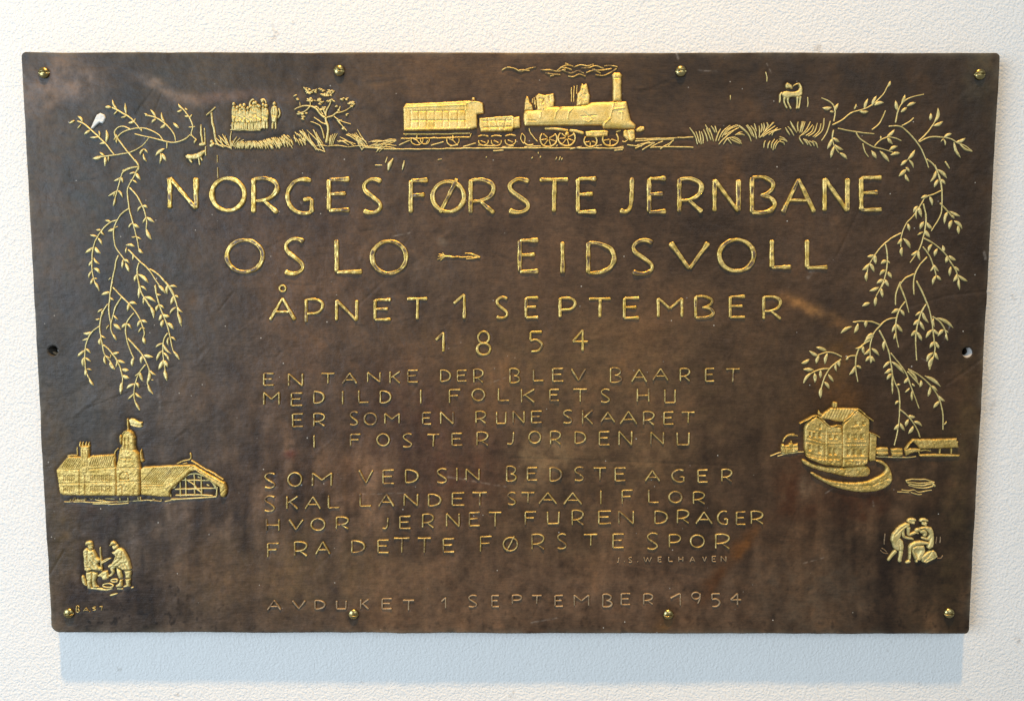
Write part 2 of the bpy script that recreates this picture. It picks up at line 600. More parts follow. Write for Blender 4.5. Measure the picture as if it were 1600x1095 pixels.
_r = random.Random(4)
for _ in range(70):
    _x, _y = _r.uniform(60, 1530), _r.uniform(100, 970)
    _a, _l = _r.choice([_r.uniform(-0.5, 0.2), _r.uniform(-1.1, -0.6), _r.uniform(0, 3.14)]), _r.uniform(6, 60) ** 1.0
    MARKS.append(((_x, _y), (_x + _l * math.cos(_a), _y + _l * math.sin(_a)), _r.choice([0.22, 0.3, 0.4, -0.25]), _r.uniform(1.0, 2.4)))
for _ in range(60):
    _x, _y = _r.uniform(60, 1530), _r.uniform(100, 970)
    MARKS.append(((_x, _y), (_x + _r.uniform(-5, 5), _y + _r.uniform(-4, 4)), _r.choice([0.5, 0.35, -0.4, 0.6]), _r.uniform(2.0, 4.5)))
PALE = [((1485, 508), (1473, 535), 0.9, 0.8), ((338, 240), (340, 275), 0.9, 0.6), ((1537, 392), (1540, 405), 1.6, 0.9), ((1268, 424), (1263, 432), 3, 0.6), ((1364, 782), (1365, 790), 1, 1.0),
        ((510, 724), (510, 735), 0.9, 0.8), ((610, 370), (640, 364), 0.9, 0.5), ((470, 316), (475, 322), 1.0, 0.8), ((37, 118), (40, 128), 2, 0.6), ((760, 600), (790, 590), 0.9, 0.3),
        ((1056, 82), (1060, 92), 1.4, 0.9), ((1090, 110), (1120, 112), 0.8, 0.5), ((1205, 115), (1198, 100), 0.8, 0.5), ((700, 745), (790, 760), 1.2, 0.35), ((560, 772), (640, 770), 0.8, 0.4),
        ((480, 1000 - 60), (520, 940), 0.8, 0.3), ((830, 972), (870, 965), 0.8, 0.5), ((1290, 770), (1300, 764), 0.8, 0.5), ((1440, 560), (1460, 570), 0.8, 0.4), ((1255, 880), (1290, 870), 0.8, 0.35),
        ((640, 200), (700, 190), 0.8, 0.25), ((420, 760), (470, 764), 0.8, 0.3), ((245, 580), (250, 640), 2.2, 0.22)]


def axis(a0, a1, base, dense):
    """grid positions along one side of the plate: base spacing, closer near the rim and the holes"""
    t = list(np.arange(a0 + 0.007, a1 - 0.007, base))
    edge = [0, 0.0003, 0.0008, 0.0014, 0.0022, 0.0032, 0.0046, 0.006]
    t += [a0 + e for e in edge] + [a1 - e for e in edge]
    for c, r in dense:
        t = [q for q in t if abs(q - c) > r + 0.003]
        t += list(np.arange(c - r - 0.003, c + r + 0.003, 0.00042))
    return np.array(sorted(t))


def build_plate():
    hw, hh = PW / 2, PH / 2
    ax = axis(-hw, hw, 0.00125, [(c[0], r) for c, r in HOLES_M])
    az = axis(-hh, hh, 0.00125, [(np.mean([c[1] for c, r in HOLES_M]), 0.009)])
    X, Zz = np.meshgrid(ax, az, indexing='ij')
    shape = X.shape
    d = np.minimum(np.minimum(X + hw, hw - X), np.minimum(Zz + hh, hh - Zz))
    # rounded corners
    R = np.where((Zz < 0) & (X < 0), 0.012, 0.0065)
    dx, dz = np.maximum(np.abs(X) - (hw - R), 0), np.maximum(np.abs(Zz) - (hh - R), 0)
    ln = np.hypot(dx, dz); mx = np.maximum(dx, dz)
    s = np.where(ln > 0, mx / np.maximum(ln, 1e-9), 1)
    X2 = np.where((dx > 0) & (dz > 0), np.sign(X) * (hw - R + dx * s), X)
    Z2 = np.where((dx > 0) & (dz > 0), np.sign(Zz) * (hh - R + dz * s), Zz)
    # uneven rim
    fall = np.exp(-d / 0.01)
    X2 = X2 + fall * 0.0009 * fbm(Zz * 16, X * 3, 3, 21) * (np.abs(X) > hw - 0.03)
    Z2 = Z2 + fall * np.where(Zz > 0, 0.0007, 0.0013) * fbm(X * 14, Zz * 3, 3, 22) * (np.abs(Zz) > hh - 0.03)
    rr = 0.0022 + 0.0010 * fbm(X * 20, Zz * 20, 2, 33)
    q = np.clip(d / rr, 0, 1)
    h = -rr * (1 - np.sqrt(np.clip(1 - (1 - q) ** 2, 0, 1)))
    h = h + relief_low(X, Zz) + 0.0006 * fbm(X * 60, Zz * 75, 3, 6) + 0.00016 * fbm(X * 180, Zz * 210, 2, 12)
    # slack hammered hollows, denser to the lower part
    h = h - 0.0005 * np.clip(fbm(X * 40, Zz * 40, 2, 44) - 0.32, 0, 1) * 6 * 0.35
    P = np.stack([X.ravel(), Zz.ravel()], 1)
    hf = h.ravel()
    for a, b, dep, wid in MARKS:
        A, B = plane(a)[0], plane(b)[0]
        wob = 0.0012 * vnoise(P[:, 0] * 60, P[:, 1] * 60, 15)
        hf = hf - dep * 0.001 * np.exp(-((seg_dist(P, A, B) + wob) / (wid * 1.5 * PX)) ** 2)
    # ground sunk round the lettering and reliefs
    fy, fx = np.fft.fftfreq(1100)[:, None], np.fft.fftfreq(1604)[None, :]
    blur = lambda sg_: np.real(np.fft.ifft2(np.fft.fft2(STAMP) * np.exp(-2 * (math.pi * sg_) ** 2 * (fx ** 2 + fy ** 2))))
    B1 = np.clip(blur(2.3) * 2.4, 0, 1)
    B2 = np.clip(blur(6.0) * 2.0, 0, 1)
    dv = np.stack([P[:, 0] - CAM_LOC[0], np.full(len(P), -CAM_LOC[1]), P[:, 1] + ZC - CAM_LOC[2]], 1) @ R3
    ix = np.clip(800 + FPX * dv[:, 0] / -dv[:, 2], 1, 1598); iy = np.clip(547.5 - FPX * dv[:, 1] / -dv[:, 2], 1, 1093)
    x_, y_ = ix.astype(int), iy.astype(int); u_, v_ = ix - x_, iy - y_
    samp = lambda B: (B[y_, x_] * (1 - u_) + B[y_, x_ + 1] * u_) * (1 - v_) + (B[y_ + 1, x_] * (1 - u_) + B[y_ + 1, x_ + 1] * u_) * v_
    hf = hf - 0.00075 * samp(B1) - 0.0003 * samp(B2)
    for c, r in HOLES_M:
        dist = np.hypot(P[:, 0] - c[0], P[:, 1] - c[1])
        hf = np.where(dist < r, -0.018, hf)
        ring = np.abs(dist - r) < 0.0013
        hf = np.where((dist >= r) & ring, hf - 0.0004, hf)
    V = np.stack([X2.ravel(), -hf, Z2.ravel()], 1)
    n0, n1 = shape
    idx = np.arange(n0 * n1).reshape(shape)
    F = np.stack([idx[:-1, :-1], idx[1:, :-1], idx[1:, 1:], idx[:-1, 1:]], -1).reshape(-1, 4)
    rim = np.concatenate([idx[:, 0], idx[-1, 1:], idx[-2::-1, -1], idx[0, -2:0:-1]])
    back = V[rim].copy()
    back[:, 1] = THICK - 0.0006
    nb = len(rim)
    b0 = len(V)
    V = np.concatenate([V, back])
    SF = [(rim[(i + 1) % nb], rim[i], b0 + i, b0 + (i + 1) % nb) for i in range(nb)]
    BF = [tuple(range(b0 + nb - 1, b0 - 1, -1))]
    me = bpy.data.meshes.new('plate')
    allf = np.concatenate([F, np.array(SF)])
    nf = len(allf)
    me.vertices.add(len(V)); me.vertices.foreach_set('co', V.astype(np.float32).ravel())
    me.loops.add(nf * 4 + nb); me.polygons.add(nf + 1)
    me.loops.foreach_set('vertex_index', np.concatenate([allf.ravel(), np.array(BF[0])]).astype(np.int32))
    me.polygons.foreach_set('loop_start', np.concatenate([np.arange(nf) * 4, [nf * 4]]).astype(np.int32))
    me.update(calc_edges=True)
    # patina
    px = np.zeros((len(V), 2))
    dvec = np.stack([V[:, 0] - CAM_LOC[0], np.full(len(V), -CAM_LOC[1]), V[:, 2] + ZC - CAM_LOC[2]], 1) @ R3
    px[:, 0] = 800 + FPX * dvec[:, 0] / -dvec[:, 2]
    px[:, 1] = 547.5 - FPX * dvec[:, 1] / -dvec[:, 2]
    u = px[:, 0] / 1600; v = px[:, 1] / 1095
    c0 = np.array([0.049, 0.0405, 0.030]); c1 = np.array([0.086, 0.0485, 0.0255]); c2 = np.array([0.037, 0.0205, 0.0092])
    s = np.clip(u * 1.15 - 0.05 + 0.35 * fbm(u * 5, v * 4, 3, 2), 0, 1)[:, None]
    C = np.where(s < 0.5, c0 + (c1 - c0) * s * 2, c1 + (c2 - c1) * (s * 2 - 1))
    # upright run-down streaks in the lower half
    st = fbm(px[:, 0] / 16, px[:, 1] / 170, 3, 61) + 0.5 * fbm(px[:, 0] / 45, px[:, 1] / 90, 3, 62)
    low = np.clip((px[:, 1] - 560) / 250, 0, 1)
    C = C * (1 + (0.85 * st * low)[:, None])
    mot = fbm(px[:, 0] / 26, px[:, 1] / 30, 5, 64)
    C = C * (1 + np.clip(0.55 * mot, -0.5, 0.8) * (0.45 + 0.75 * low))[:, None]
    hard = lambda q: np.clip(q * 5 + 0.5, 0, 1) - 0.5
    C = C * (1 + 0.24 * hard(fbm(px[:, 0] / 55, px[:, 1] / 70, 5, 66) - 0.05) * (0.4 + 0.8 * low))[:, None]
    C = C * (1 + 0.22 * hard(fbm(px[:, 0] / 20, px[:, 1] / 24, 4, 67) - 0.1) * (0.3 + 0.9 * low))[:, None]
    spot = np.clip((fbm(px[:, 0] / 7, px[:, 1] / 7, 3, 65) - 0.26) * 6, 0, 1) * np.clip((px[:, 1] - 860) / 60, 0, 1)
    C = C * (1 - 0.6 * spot)[:, None]
    wx = px[:, 0] + 34 * fbm(px[:, 0] / 40, px[:, 1] / 40, 4, 71)
    wy = px[:, 1] + 34 * fbm(px[:, 0] / 40, px[:, 1] / 40, 4, 72)
    brk = 0.75 + 0.9 * fbm(px[:, 0] / 14, px[:, 1] / 14, 4, 73)
    for (cx, cy, a, b, ang, col, k) in STAINS:
        sm = min(1.0, min(a, b) / 40.0)
        qx = px[:, 0] + (wx - px[:, 0]) * sm - cx; qy = px[:, 1] + (wy - px[:, 1]) * sm - cy
        t = math.radians(ang)
        e = ((qx * math.cos(t) + qy * math.sin(t)) / a) ** 2 + ((-qx * math.sin(t) + qy * math.cos(t)) / b) ** 2
        w = np.clip(1.2 * k * np.exp(-e ** 1.3 * 0.8) * np.clip(brk, 0.35, 1.25), 0, 1)[:, None]
        C = C * (1 - w) + np.array(col) * np.array((1.16, 1.0, 0.76)) * w
    for (p0, p1, wd, kk) in PALE:
        Pm = np.stack([px[:, 0], px[:, 1]], 1)
        w = (kk * np.exp(-(seg_dist(Pm, p0, p1) / wd) ** 2) * np.clip(0.5 + 1.6 * fbm(px[:, 0] / 5, px[:, 1] / 5, 2, 91), 0, 1))[:, None]
        C = C * (1 - w) + np.array((0.30, 0.25, 0.20)) * w
    # thin greenish rim: the light along the edge painted into the colour
    dd = np.concatenate([d.ravel(), np.zeros(nb)])
    w = (np.exp(-dd / 0.0035) * np.clip(0.6 + 1.4 * fbm(px[:, 0] / 30, px[:, 1] / 30, 3, 81), 0, 1) * 0.6)[:, None]
    C = C * (1 - w) + np.array((0.15, 0.13, 0.09)) * w
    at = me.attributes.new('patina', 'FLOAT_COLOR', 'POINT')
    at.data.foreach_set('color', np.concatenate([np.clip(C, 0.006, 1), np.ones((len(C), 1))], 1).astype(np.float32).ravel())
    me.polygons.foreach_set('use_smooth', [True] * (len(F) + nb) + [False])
    me.materials.append(M_PLATE)
    me.update()
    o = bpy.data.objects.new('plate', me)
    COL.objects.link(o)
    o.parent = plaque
    return o



# fillers seen inside the two empty screw holes
def plug(c, r, depth_in, depth_out, off, mat, name):
    mb = MB()
    k = 28
    rings = [(1.03, depth_out), (0.86, depth_out + 0.0014), (0.76, depth_out + 0.0034), (0.70, depth_out + 0.006)]
    V = []
    for s, y in rings:
        for i in range(k):
            a = 2 * math.pi * i / k
            t = 1 - s
            V.append((c[0] + off[0] * r * t + math.cos(a) * r * s, y + 0.0004 * random.uniform(-1, 1), c[1] + off[1] * r * t + math.sin(a) * r * s))
    F = []
    for j in range(len(rings) - 1):
        for i in range(k):
            if 55 < 360 * i / k < 185:
                continue
            F.append((j * k + i, j * k + (i + 1) % k, (j + 1) * k + (i + 1) % k, (j + 1) * k + i))
    mb.add(V, F, np.zeros(len(V)))
    return mb.build(name, mat, plaque)


plug(HOLES_M[1][0], HOLES_M[1][1], 0.0165, 0.0012, (-0.35, 0.45), M_PLUG, 'hole_filler')['label'] = 'pale grey filler around an empty screw hole'
mb = MB()
c, r = HOLES_M[0]
V = [(c[0] + r * 0.98 * math.cos(a), 0.004 + 0.006 * abs(math.sin(a * 0.5 - 0.8)), c[1] + r * 0.98 * math.sin(a)) for a in np.linspace(math.radians(200), math.radians(340), 15)]
V += [(c[0] + r * 0.8 * math.cos(a), 0.012, c[1] - 0.15 * r + 0.35 * r * math.sin(a)) for a in np.linspace(math.radians(200), math.radians(340), 15)]
mb.add(V, [(i, i + 1, 16 + i, 15 + i) for i in range(14)], np.zeros(30))
mb.build('hole_filler', M_TAN, plaque, 'tan filler at the bottom of the left screw hole')
mb = MB()
V = [(c[0] + r * 0.52 + r * 0.26 * math.cos(a), 0.008, c[1] + 0.05 * r + r * 0.42 * math.sin(a)) for a in np.linspace(0, 2 * math.pi, 17)[:-1]]
V.append((c[0] + r * 0.52, 0.0068, c[1] + 0.05 * r))
mb.add(V, [(i, (i + 1) % 16, 16) for i in range(16)], np.zeros(17))
mb.build('wall_plug', M_CHIP, plaque)

# ------------------------------------------------------------------ lettering
def A_(*p):
    return np.array(p, float).reshape(-1, 2)


def ell(cx, cy, rx, ry, n=14, start=0.0):
    t = np.linspace(0, 2 * math.pi, n + 1)[:-1] + start
    return np.stack([cx + rx * np.cos(t), cy + ry * np.sin(t)], 1)


# strokes of each letter in a unit box: points, widths along the stroke, closed
TH, EN = [0.7, 0.75, 1.15], [1.05, 0.95, 1.0]
G = {
    'A': [(A_(.5, 0, 0, 1), [.7, .9, 1.1], 0), (A_(.5, 0, 1, 1), [.8, .95, 1.1], 0), (A_(.2, .64, .8, .64), [.7, .6], 0)],
    'B': [(A_(0, 0, 0, 1), EN, 0), (A_(0, 0, .5, -.01, .9, .14, .88, .33, .6, .48, .38, .5), [.7, .8, 1, .8, .6], 0),
          (A_(.38, .5, .8, .57, 1, .76, .82, .93, .45, 1, 0, .99), [.6, .9, 1.1, .8, .8], 0)],
    'D': [(A_(0, 0, 0, 1), EN, 0), (A_(0, .01, .4, .03, .85, .2, 1, .5, .85, .8, .45, .97, 0, .99), [.6, .9, 1.25, .9, .6], 0)],
    'E': [(A_(0, 0, 0, 1), EN, 0), (A_(0, 0, 1, -.01), TH, 0), (A_(0, .47, .82, .45), [.6, .7, 1.1], 0), (A_(0, 1, 1, .98), TH, 0)],
    'F': [(A_(0, 0, 0, 1), EN, 0), (A_(0, 0, 1, -.01), TH, 0), (A_(0, .46, .8, .44), [.6, .7, 1.1], 0)],
    'G': [(A_(.95, .04, .6, 0, .25, .1, .01, .4, .06, .72, .36, .95, .72, 1, .96, .96), [1.1, .8, 1.0, 1.0, .8, .8], 0),
          (A_(.97, .98, .97, .57), [1, .9], 0), (A_(.97, .57, .62, .6), [.8, .9], 0)],
    'H': [(A_(0, 0, 0, 1), EN, 0), (A_(1, 0, 1, 1), EN, 0), (A_(0, .53, 1, .51), [.8, .7], 0)],
    'I': [(A_(.5, 0, .5, 1), EN, 0)],
    'J': [(A_(1, 0, .97, .5, .85, .85, .5, 1, 0, .95), [1, .9, .8, 1.1], 0)],
    'K': [(A_(0, 0, 0, 1), EN, 0), (A_(1, 0, .1, .52), [1, .7], 0), (A_(.25, .42, 1, 1), [.7, 1], 0)],
    'L': [(A_(0, 0, 0, 1), EN, 0), (A_(0, 1, 1, .98), TH, 0)],
    'M': [(A_(0, 0, 0, 1), EN, 0), (A_(0, 0, .5, .55), [.8, .8], 0), (A_(.5, .55, 1, 0), [.8, .8], 0), (A_(1, 0, 1, 1), EN, 0)],
    'N': [(A_(0, 0, 0, 1), EN, 0), (A_(0, 0, 1, 1), [.9, .8, .9], 0), (A_(1, 0, 1, 1), [1.15, .9], 0)],
    'O': [(ell(.5, .5, .5, .5), [1.0, .95, .75, .9, 1.1, .9, .75, .95, 1.0], 1)],
    'P': [(A_(0, 0, 0, 1), EN, 0), (A_(0, .02, .55, 0, .95, .16, .95, .4, .65, .58, .05, .62), [.7, .8, 1, .8, .7], 0)],
    'R': [(A_(0, 0, 0, 1), EN, 0), (A_(0, .02, .5, 0, .9, .12, .97, .32, .78, .52, .42, .63, .05, .65), [.7, .8, 1.1, .8, .6], 0),
          (A_(.42, .64, 1, 1), [.6, .8, 1.1], 0)],
    'S': [(A_(1, .07, .75, 0, .38, 0, .06, .15, .12, .34, .5, .52, .9, .71, .94, .88, .62, 1, .25, 1, 0, .94), [1.1, .75, .9, 1.0, .85, .8, 1.15], 0)],
    'T': [(A_(0, 0, 1, -.01), [1.1, .75, .8, 1.1], 0), (A_(.52, 0, .5, 1), EN, 0)],
    'U': [(A_(0, 0, .03, 1), EN, 0), (A_(0, 1, 1, .98), [.8, .8], 0), (A_(1, 0, .97, 1), EN, 0)],
    'V': [(A_(0, 0, .5, 1), [1.2, 1.0, .7], 0), (A_(1, 0, .5, 1), [1.2, .9, .7], 0)],
    'W': [(A_(0, 0, .25, 1), [1, .8], 0), (A_(.25, 1, .5, .1), [.8, .8], 0), (A_(.5, .1, .75, 1), [.8, .8], 0), (A_(.75, 1, 1, 0), [.8, 1], 0)],
    '1': [(A_(0, .38, .9, 0), [1.1, .8], 0), (A_(.92, 0, .92, 1), [.8, 1, 1.1], 0)],
    '4': [(A_(.65, 0, 0, .55), [.8, .9], 0), (A_(0, .55, 1, .56), [.8, 1], 0), (A_(.65, 0, .65, 1), [.8, 1, 1.15], 0)],
    '5': [(A_(0, 0, 1, 0), [.8, 1.1], 0), (A_(0, 0, 0, .42), [.8, .9], 0), (A_(0, .45, .5, .4, .95, .58, .95, .78, .6, .97, .05, 1), [.7, .9, 1.1, .9, .7], 0)],
    '7': [(A_(0, .05, 1, 0), [.9, .9], 0), (A_(1, 0, .6, 1), [.9, .9], 0)],
    '8': [(ell(.5, .25, .42, .25), [.9, .7, .9], 1), (ell(.5, .75, .5, .25), [1, .8, 1.1, .8, 1], 1)],
    '9': [(ell(.5, .3, .45, .3), [.9, .7, .9], 1), (A_(.95, .1, .95, .5, .7, 1), [.9, .9], 0)],
    '.': [(A_(0, .4, 1, .6), [1, 1], 0)],
    'Ø': [(ell(.5, .5, .5, .5), [1.1, .9, .7, .9, 1.0, .9, .7, .9, 1.1], 1), (A_(.78, -.1, .24, 1.04), [1.0, .8, .9], 0)],
    'Å': [(A_(.5, 0, 0, 1), [.7, .9, 1.1], 0), (A_(.5, 0, 1, 1), [.8, .95, 1.1], 0), (A_(.2, .62, .8, .62), [.7, .6], 0),
          (ell(.5, -.45, .125, .14, 10), [.6, .6], 1)],
}


def letter(mb, ch, x0, y0, x1, y1, w, h, dip, wear):
    for pts, wid, closed in G[ch]:
        p = np.stack([x0 + pts[:, 0] * (x1 - x0), y0 + pts[:, 1] * (y1 - y0)], 1)
        stroke(mb, p, [q * w for q in wid], h, bool(closed), dip=dip, wear=wear * random.uniform(0.5, 1.3), jit=0.12 if w > 4 else 0.1)


def parse(s):
    out = []
    for t in s.split('|'):
        ch, a = t.strip().split(' ', 1)
        out.append((ch, *[float(q) for q in a.split()]))
    return out


BIG = [
    ('''N 265.5 278 306.5 326|O 331 279 382 329|R 396.5 279 434 333|G 449.5 280.5 488.5 333.5|E 514 281 546.5 329|S 568 281 596 332
    |F 642 282.5 669 333|Ø 676 284 725 331|R 735.5 281 772 333.5|S 795.5 281 826.5 331.5|T 843 281.5 888 331.5|E 903 280 932 332
    |J 968.5 277.5 987.5 331|E 1014 279.5 1041 331.5|R 1061.5 279.5 1097 331.5|N 1116.5 281 1154 330.5|B 1175 277.5 1210.5 332.5
    |A 1223 280 1272.5 332|N 1288.5 279 1324 330|E 1345.5 278 1378 328.5''', 7.6, 2.1),
    ('''O 354.5 375 410.5 425|S 445.5 374 474.5 427|L 526 375 566 425.5|O 581.5 377 634.5 427|E 812 376 841.5 424.5|I 878 378 880 427.5
    |D 919 379 959.5 427|S 988.5 376 1020 427|V 1047.5 379 1107 420|O 1124 374.5 1178 423.5|L 1206 375 1236.5 418|L 1261 375 1293 418.5''', 7.4, 2.0),
    ('''Å 422 466 461 500|P 478.5 467.5 504.5 504|N 526 469 557.5 501|E 586 468.5 611 499.5|T 636 467 668 499|1 709 460 727 498
    |S 776 465 793 496.5|E 822 465.5 841.5 496.5|P 875 465.5 899 496|T 920 467 954.5 496|E 975.5 466 999 497|M 1028.5 466 1065.5 495.5
    |B 1087 463.5 1114.5 496.5|E 1141 463.5 1164.5 496|R 1193.5 463.5 1220 498.5''', 5.0, 1.5),
    ('''1 681 520 694 549.5|8 745.5 518 766 554.5|5 829 518.7 847 549|4 895 515.6 919 548.5''', 3.9, 1.2),
]
SMALL = [
    '''E 412.5 583.75 428 602|N 451 584 472.5 603|T 502 583.75 522.5 599|A 535.5 583 557.5 599|N 574.5 581.7 593.7 597|K 609.5 580.5 625 598.7
    |E 637.5 578.7 653 597|D 688.7 578 703.7 596|E 715 578.7 729.5 595.5|R 740.5 577 755 597.5|B 797 576 812 598|L 833.7 577.5 849.5 595
    |E 863.7 576 880.5 595.7|V 893 576.5 915 594.5|B 954 575 971 597.5|A 987 577 1010.5 596.5|A 1020.5 576 1043.7 594|R 1063 575.5 1077.5 595
    |E 1102.5 576 1116 595.5|T 1134.5 576.7 1156 597''',
    '''M 412.5 613 436 632.5|E 455.5 614.5 472.5 633.7|D 490.5 611.7 506 630|I 535 611 536 632.5|L 560.7 610 576 628.7|D 594.5 610.7 610.5 629.5
    |I 657 609 658 630.7|F 702.5 609 719.5 629.5|O 738 607.7 757 625.7|L 779 606.7 796 626|K 815 608 835 628.7|E 859.5 608.7 873.7 626
    |T 895.5 608 917.5 627.5|S 939 608 952.5 628|H 996 607.5 1013.7 627.5|U 1038.7 608.7 1055 629''',
    '''E 457.5 647 473.7 666.7|R 490.5 646 507.5 665.7|S 547 643.7 559 663.7|O 569.2 645.5 588.2 663.5|M 601.7 646 623.7 661.7|E 660.7 645 674 662.5
    |N 688.7 643.7 708 662|R 744 642.5 759 661|U 776 643.7 790.5 661.7|N 802 642.5 819 660.5|E 830.7 642.5 847 660.5|S 880.5 641 894 660.5
    |K 910.5 641 926 662.5|A 939 643.7 960.5 659.5|A 969 642.5 995 662.2|R 1005.7 643 1022 663.7|E 1037.5 644 1052.5 662.5|T 1065 644 1085.5 660.7''',
    '''I 490.5 680 491.5 699.5|F 548 678.7 563.7 697|O 589.2 678 608.2 696|S 630 678 643.7 698|T 667.5 679 686.7 697.5|E 706.7 677 722.5 695.7
    |R 745.5 675 762.5 695.7|J 792.5 675 802.5 693.7|O 826.5 674 844.5 692|R 860.5 673.7 876 694|D 898.7 674.5 915 692.5|E 936.7 674.5 952.5 695
    |N 967.5 673.7 987 695|N 1017.5 675 1036.7 693.7|U 1058 675.5 1076.7 695''',
    '''S 414 739.5 429.5 761.7|O 450.5 738.2 471.5 759.2|M 488.7 738.7 518 758.7|V 561 734.5 582.5 755|E 598.7 734.5 616 755.5|D 634 733.7 653 753.7
    |S 683 732.5 698 753.7|I 713.5 731 714.5 751|N 728.7 732.5 748.7 750|B 792 728.5 806.4 751.5|E 824.3 730.5 839.7 750|D 859.7 730.5 877.4 751.5
    |S 898 730 912 750.5|T 927.4 731 947.4 750|E 961.5 731 977.6 751|A 1008.4 735 1030.6 751.4|G 1050.4 733.8 1069 752.8|E 1090.9 734.3 1106 753
    |R 1128 733 1143.4 752.3''',
    '''S 413.7 775 429.5 798|K 448.7 775 465.5 794.5|A 477.5 775.5 501 794.4|L 513.7 773.7 530.7 793|L 563 771 580 790.5|A 592 772.5 615.5 790.8
    |N 631.7 771.7 652.5 790|D 670 771.7 688.7 790|E 707 770 726 789|T 738 769.5 761 790|S 793.2 769.5 805.6 788|T 814.6 769.7 835.4 785
    |A 842.3 769.5 869.7 786.6|A 880.7 769.7 908.9 787.5|I 938.5 766.4 939.5 787.6|F 972.5 766 989 787|L 1014 765 1029.4 784.8|O 1045.5 768 1065.5 785
    |R 1083.7 768.4 1101 786.9''',
    '''H 416.7 810.7 436 828.7|V 452 811.3 473.7 827|O 486.5 810 507.5 828|R 526 807.5 544.5 826|J 597.5 808.7 606 825.5|E 625 806.7 641.7 825.5
    |R 660.7 803 677.5 824|N 698 802 717.5 822.5|E 733.7 800.7 750 821|T 763.7 800.5 783.7 822|F 821 799.7 838 820|U 855.6 799 873.5 817.6
    |R 894.3 797 911.5 820|E 935.8 798.4 955 818|N 967.3 798.4 989.6 818|D 1023.7 798 1042.7 817.6|R 1058.8 796.6 1076.3 817|A 1087.5 799.7 1112.7 818
    |G 1121.6 798.4 1137 819|E 1151 799.7 1165 819|R 1174 798.4 1192 818''',
    '''F 418.7 848.7 436 870|R 460.7 846 480 868|A 493.7 846 515.5 865.3|D 550 844.5 569.5 863|E 591 843.7 607.5 863|T 615.5 840.7 640 863
    |T 652.5 840.7 673.7 863|E 693 841.7 710 862|F 751 838 768.7 861|Ø 786.5 839.5 808.5 860|R 831.5 834.3 850 857.9|S 871.2 833.8 884.6 856.6
    |T 912 834.8 933.8 852|E 958 834.3 975 855.3|S 1011.4 833 1027.6 857.4|P 1046 834.8 1063.2 854.8|O 1079.1 835.8 1100.1 854.8|R 1118.5 834.3 1139.6 856.6''',
]
FAINT = [
    '''J 964 870.5 967 878|. 975 875 976.5 879|S 982.5 870.5 987.5 878|. 996 875 997.5 879|W 1006 870 1018 877.5|E 1028.6 870 1034 877.5|L 1045 869.5 1051.5 877
    |H 1060.6 869.5 1067 877|A 1078 869.5 1086 877.5|V 1098 869.5 1104 877|E 1113 869 1119 877|N 1127 869 1134.5 877''',
    '''A 418 937.5 438.7 952.5|V 457 938 477 951|D 492.5 937.5 507.5 951|U 526 938 541 951|K 563.7 936 576 951|E 597.5 935 612.5 950.7|T 629.5 937.5 647.5 953
    |1 690 933 697 949.5|S 732.5 930 745 947.5|E 768.7 930 780 947.5|P 801 929 815 942.5|T 831 930 846.7 942.5|E 867.5 930 880 947|M 897.5 929 920 945.5
    |B 942 928 956 947.5|E 971 927 985 944.5|R 1006 927.5 1020 943.7|1 1047.5 927 1064.5 945.5|9 1080.5 925 1094.5 943|5 1112.5 927.5 1125 947.5|4 1141.7 927 1158.7 945''',
    '''B 119.5 946 124 956|A 130.7 949 138 954.5|. 139.5 954 141 956.5|S 144.6 948 149.6 953|7 155 947 160 953.5''',
]


def part_empty(name, parent, at):
    o = bpy.data.objects.new(name, None)
    o.empty_display_size = 0.02
    COL.objects.link(o)
    o.parent = parent
    return o


for txt, w, h in BIG:
    ln = part_empty('inscription_line', plaque, None)
    for ch, *b in parse(txt):
        mb = MB()
        letter(mb, ch, *b, w * 0.92, h * 1.15, 0.7 if w > 6 else 0.45, 0.62 if w > 6 else 0.5)
        mb.build('letter', M_GOLD, ln)
    if '1 681' not in txt and txt.startswith('O 354'):
        mb = MB()
        z = Z(620, 260, 4)
        stroke(mb, z(335, 566, 520, 568), [2.6, 2.0, 2.4], 1.2)
        for a in ((262, 548), (256, 565), (252, 582), (272, 592), (285, 540)):
            stroke(mb, z(a[0], a[1], 305, 562, 345, 563), [1.4, 2.2, 1.6], 1.0)
        stroke(mb, z(425, 542, 470, 548, 523, 568), [1.6, 3.0, 2.2], 1.3)
        stroke(mb, z(432, 580, 480, 575, 523, 568), [1.4, 2.2, 2.0], 1.1)
        mb.build('arrow', M_GOLD, ln)
for txt in SMALL:
    mb = MB()
    for ch, *b in parse(txt):
        letter(mb, ch, *b, 2.4, 1.55, 0.0, 0.5)
    mb.build('inscription_line', M_WORN, plaque)
for i, txt in enumerate(FAINT):
    mb = MB()
    for ch, *b in parse(txt):
        letter(mb, ch, *b, (1.7, 2.4, 1.5)[i], (1.0, 1.15, 1.0)[i], 0.0, 0.35)
    mb.build(('inscription_line', 'inscription_line', 'signature')[i], (M_FAINT, M_FAINT, M_WORN)[i], plaque)

# ------------------------------------------------------------------ train relief
z = Z(600, 80, 3.2)


def sg(zz, *p):
    """consecutive pairs of points -> segments"""
    q = zz(*p)
    return [(q[i], q[i + 1]) for i in range(len(q) - 1)]


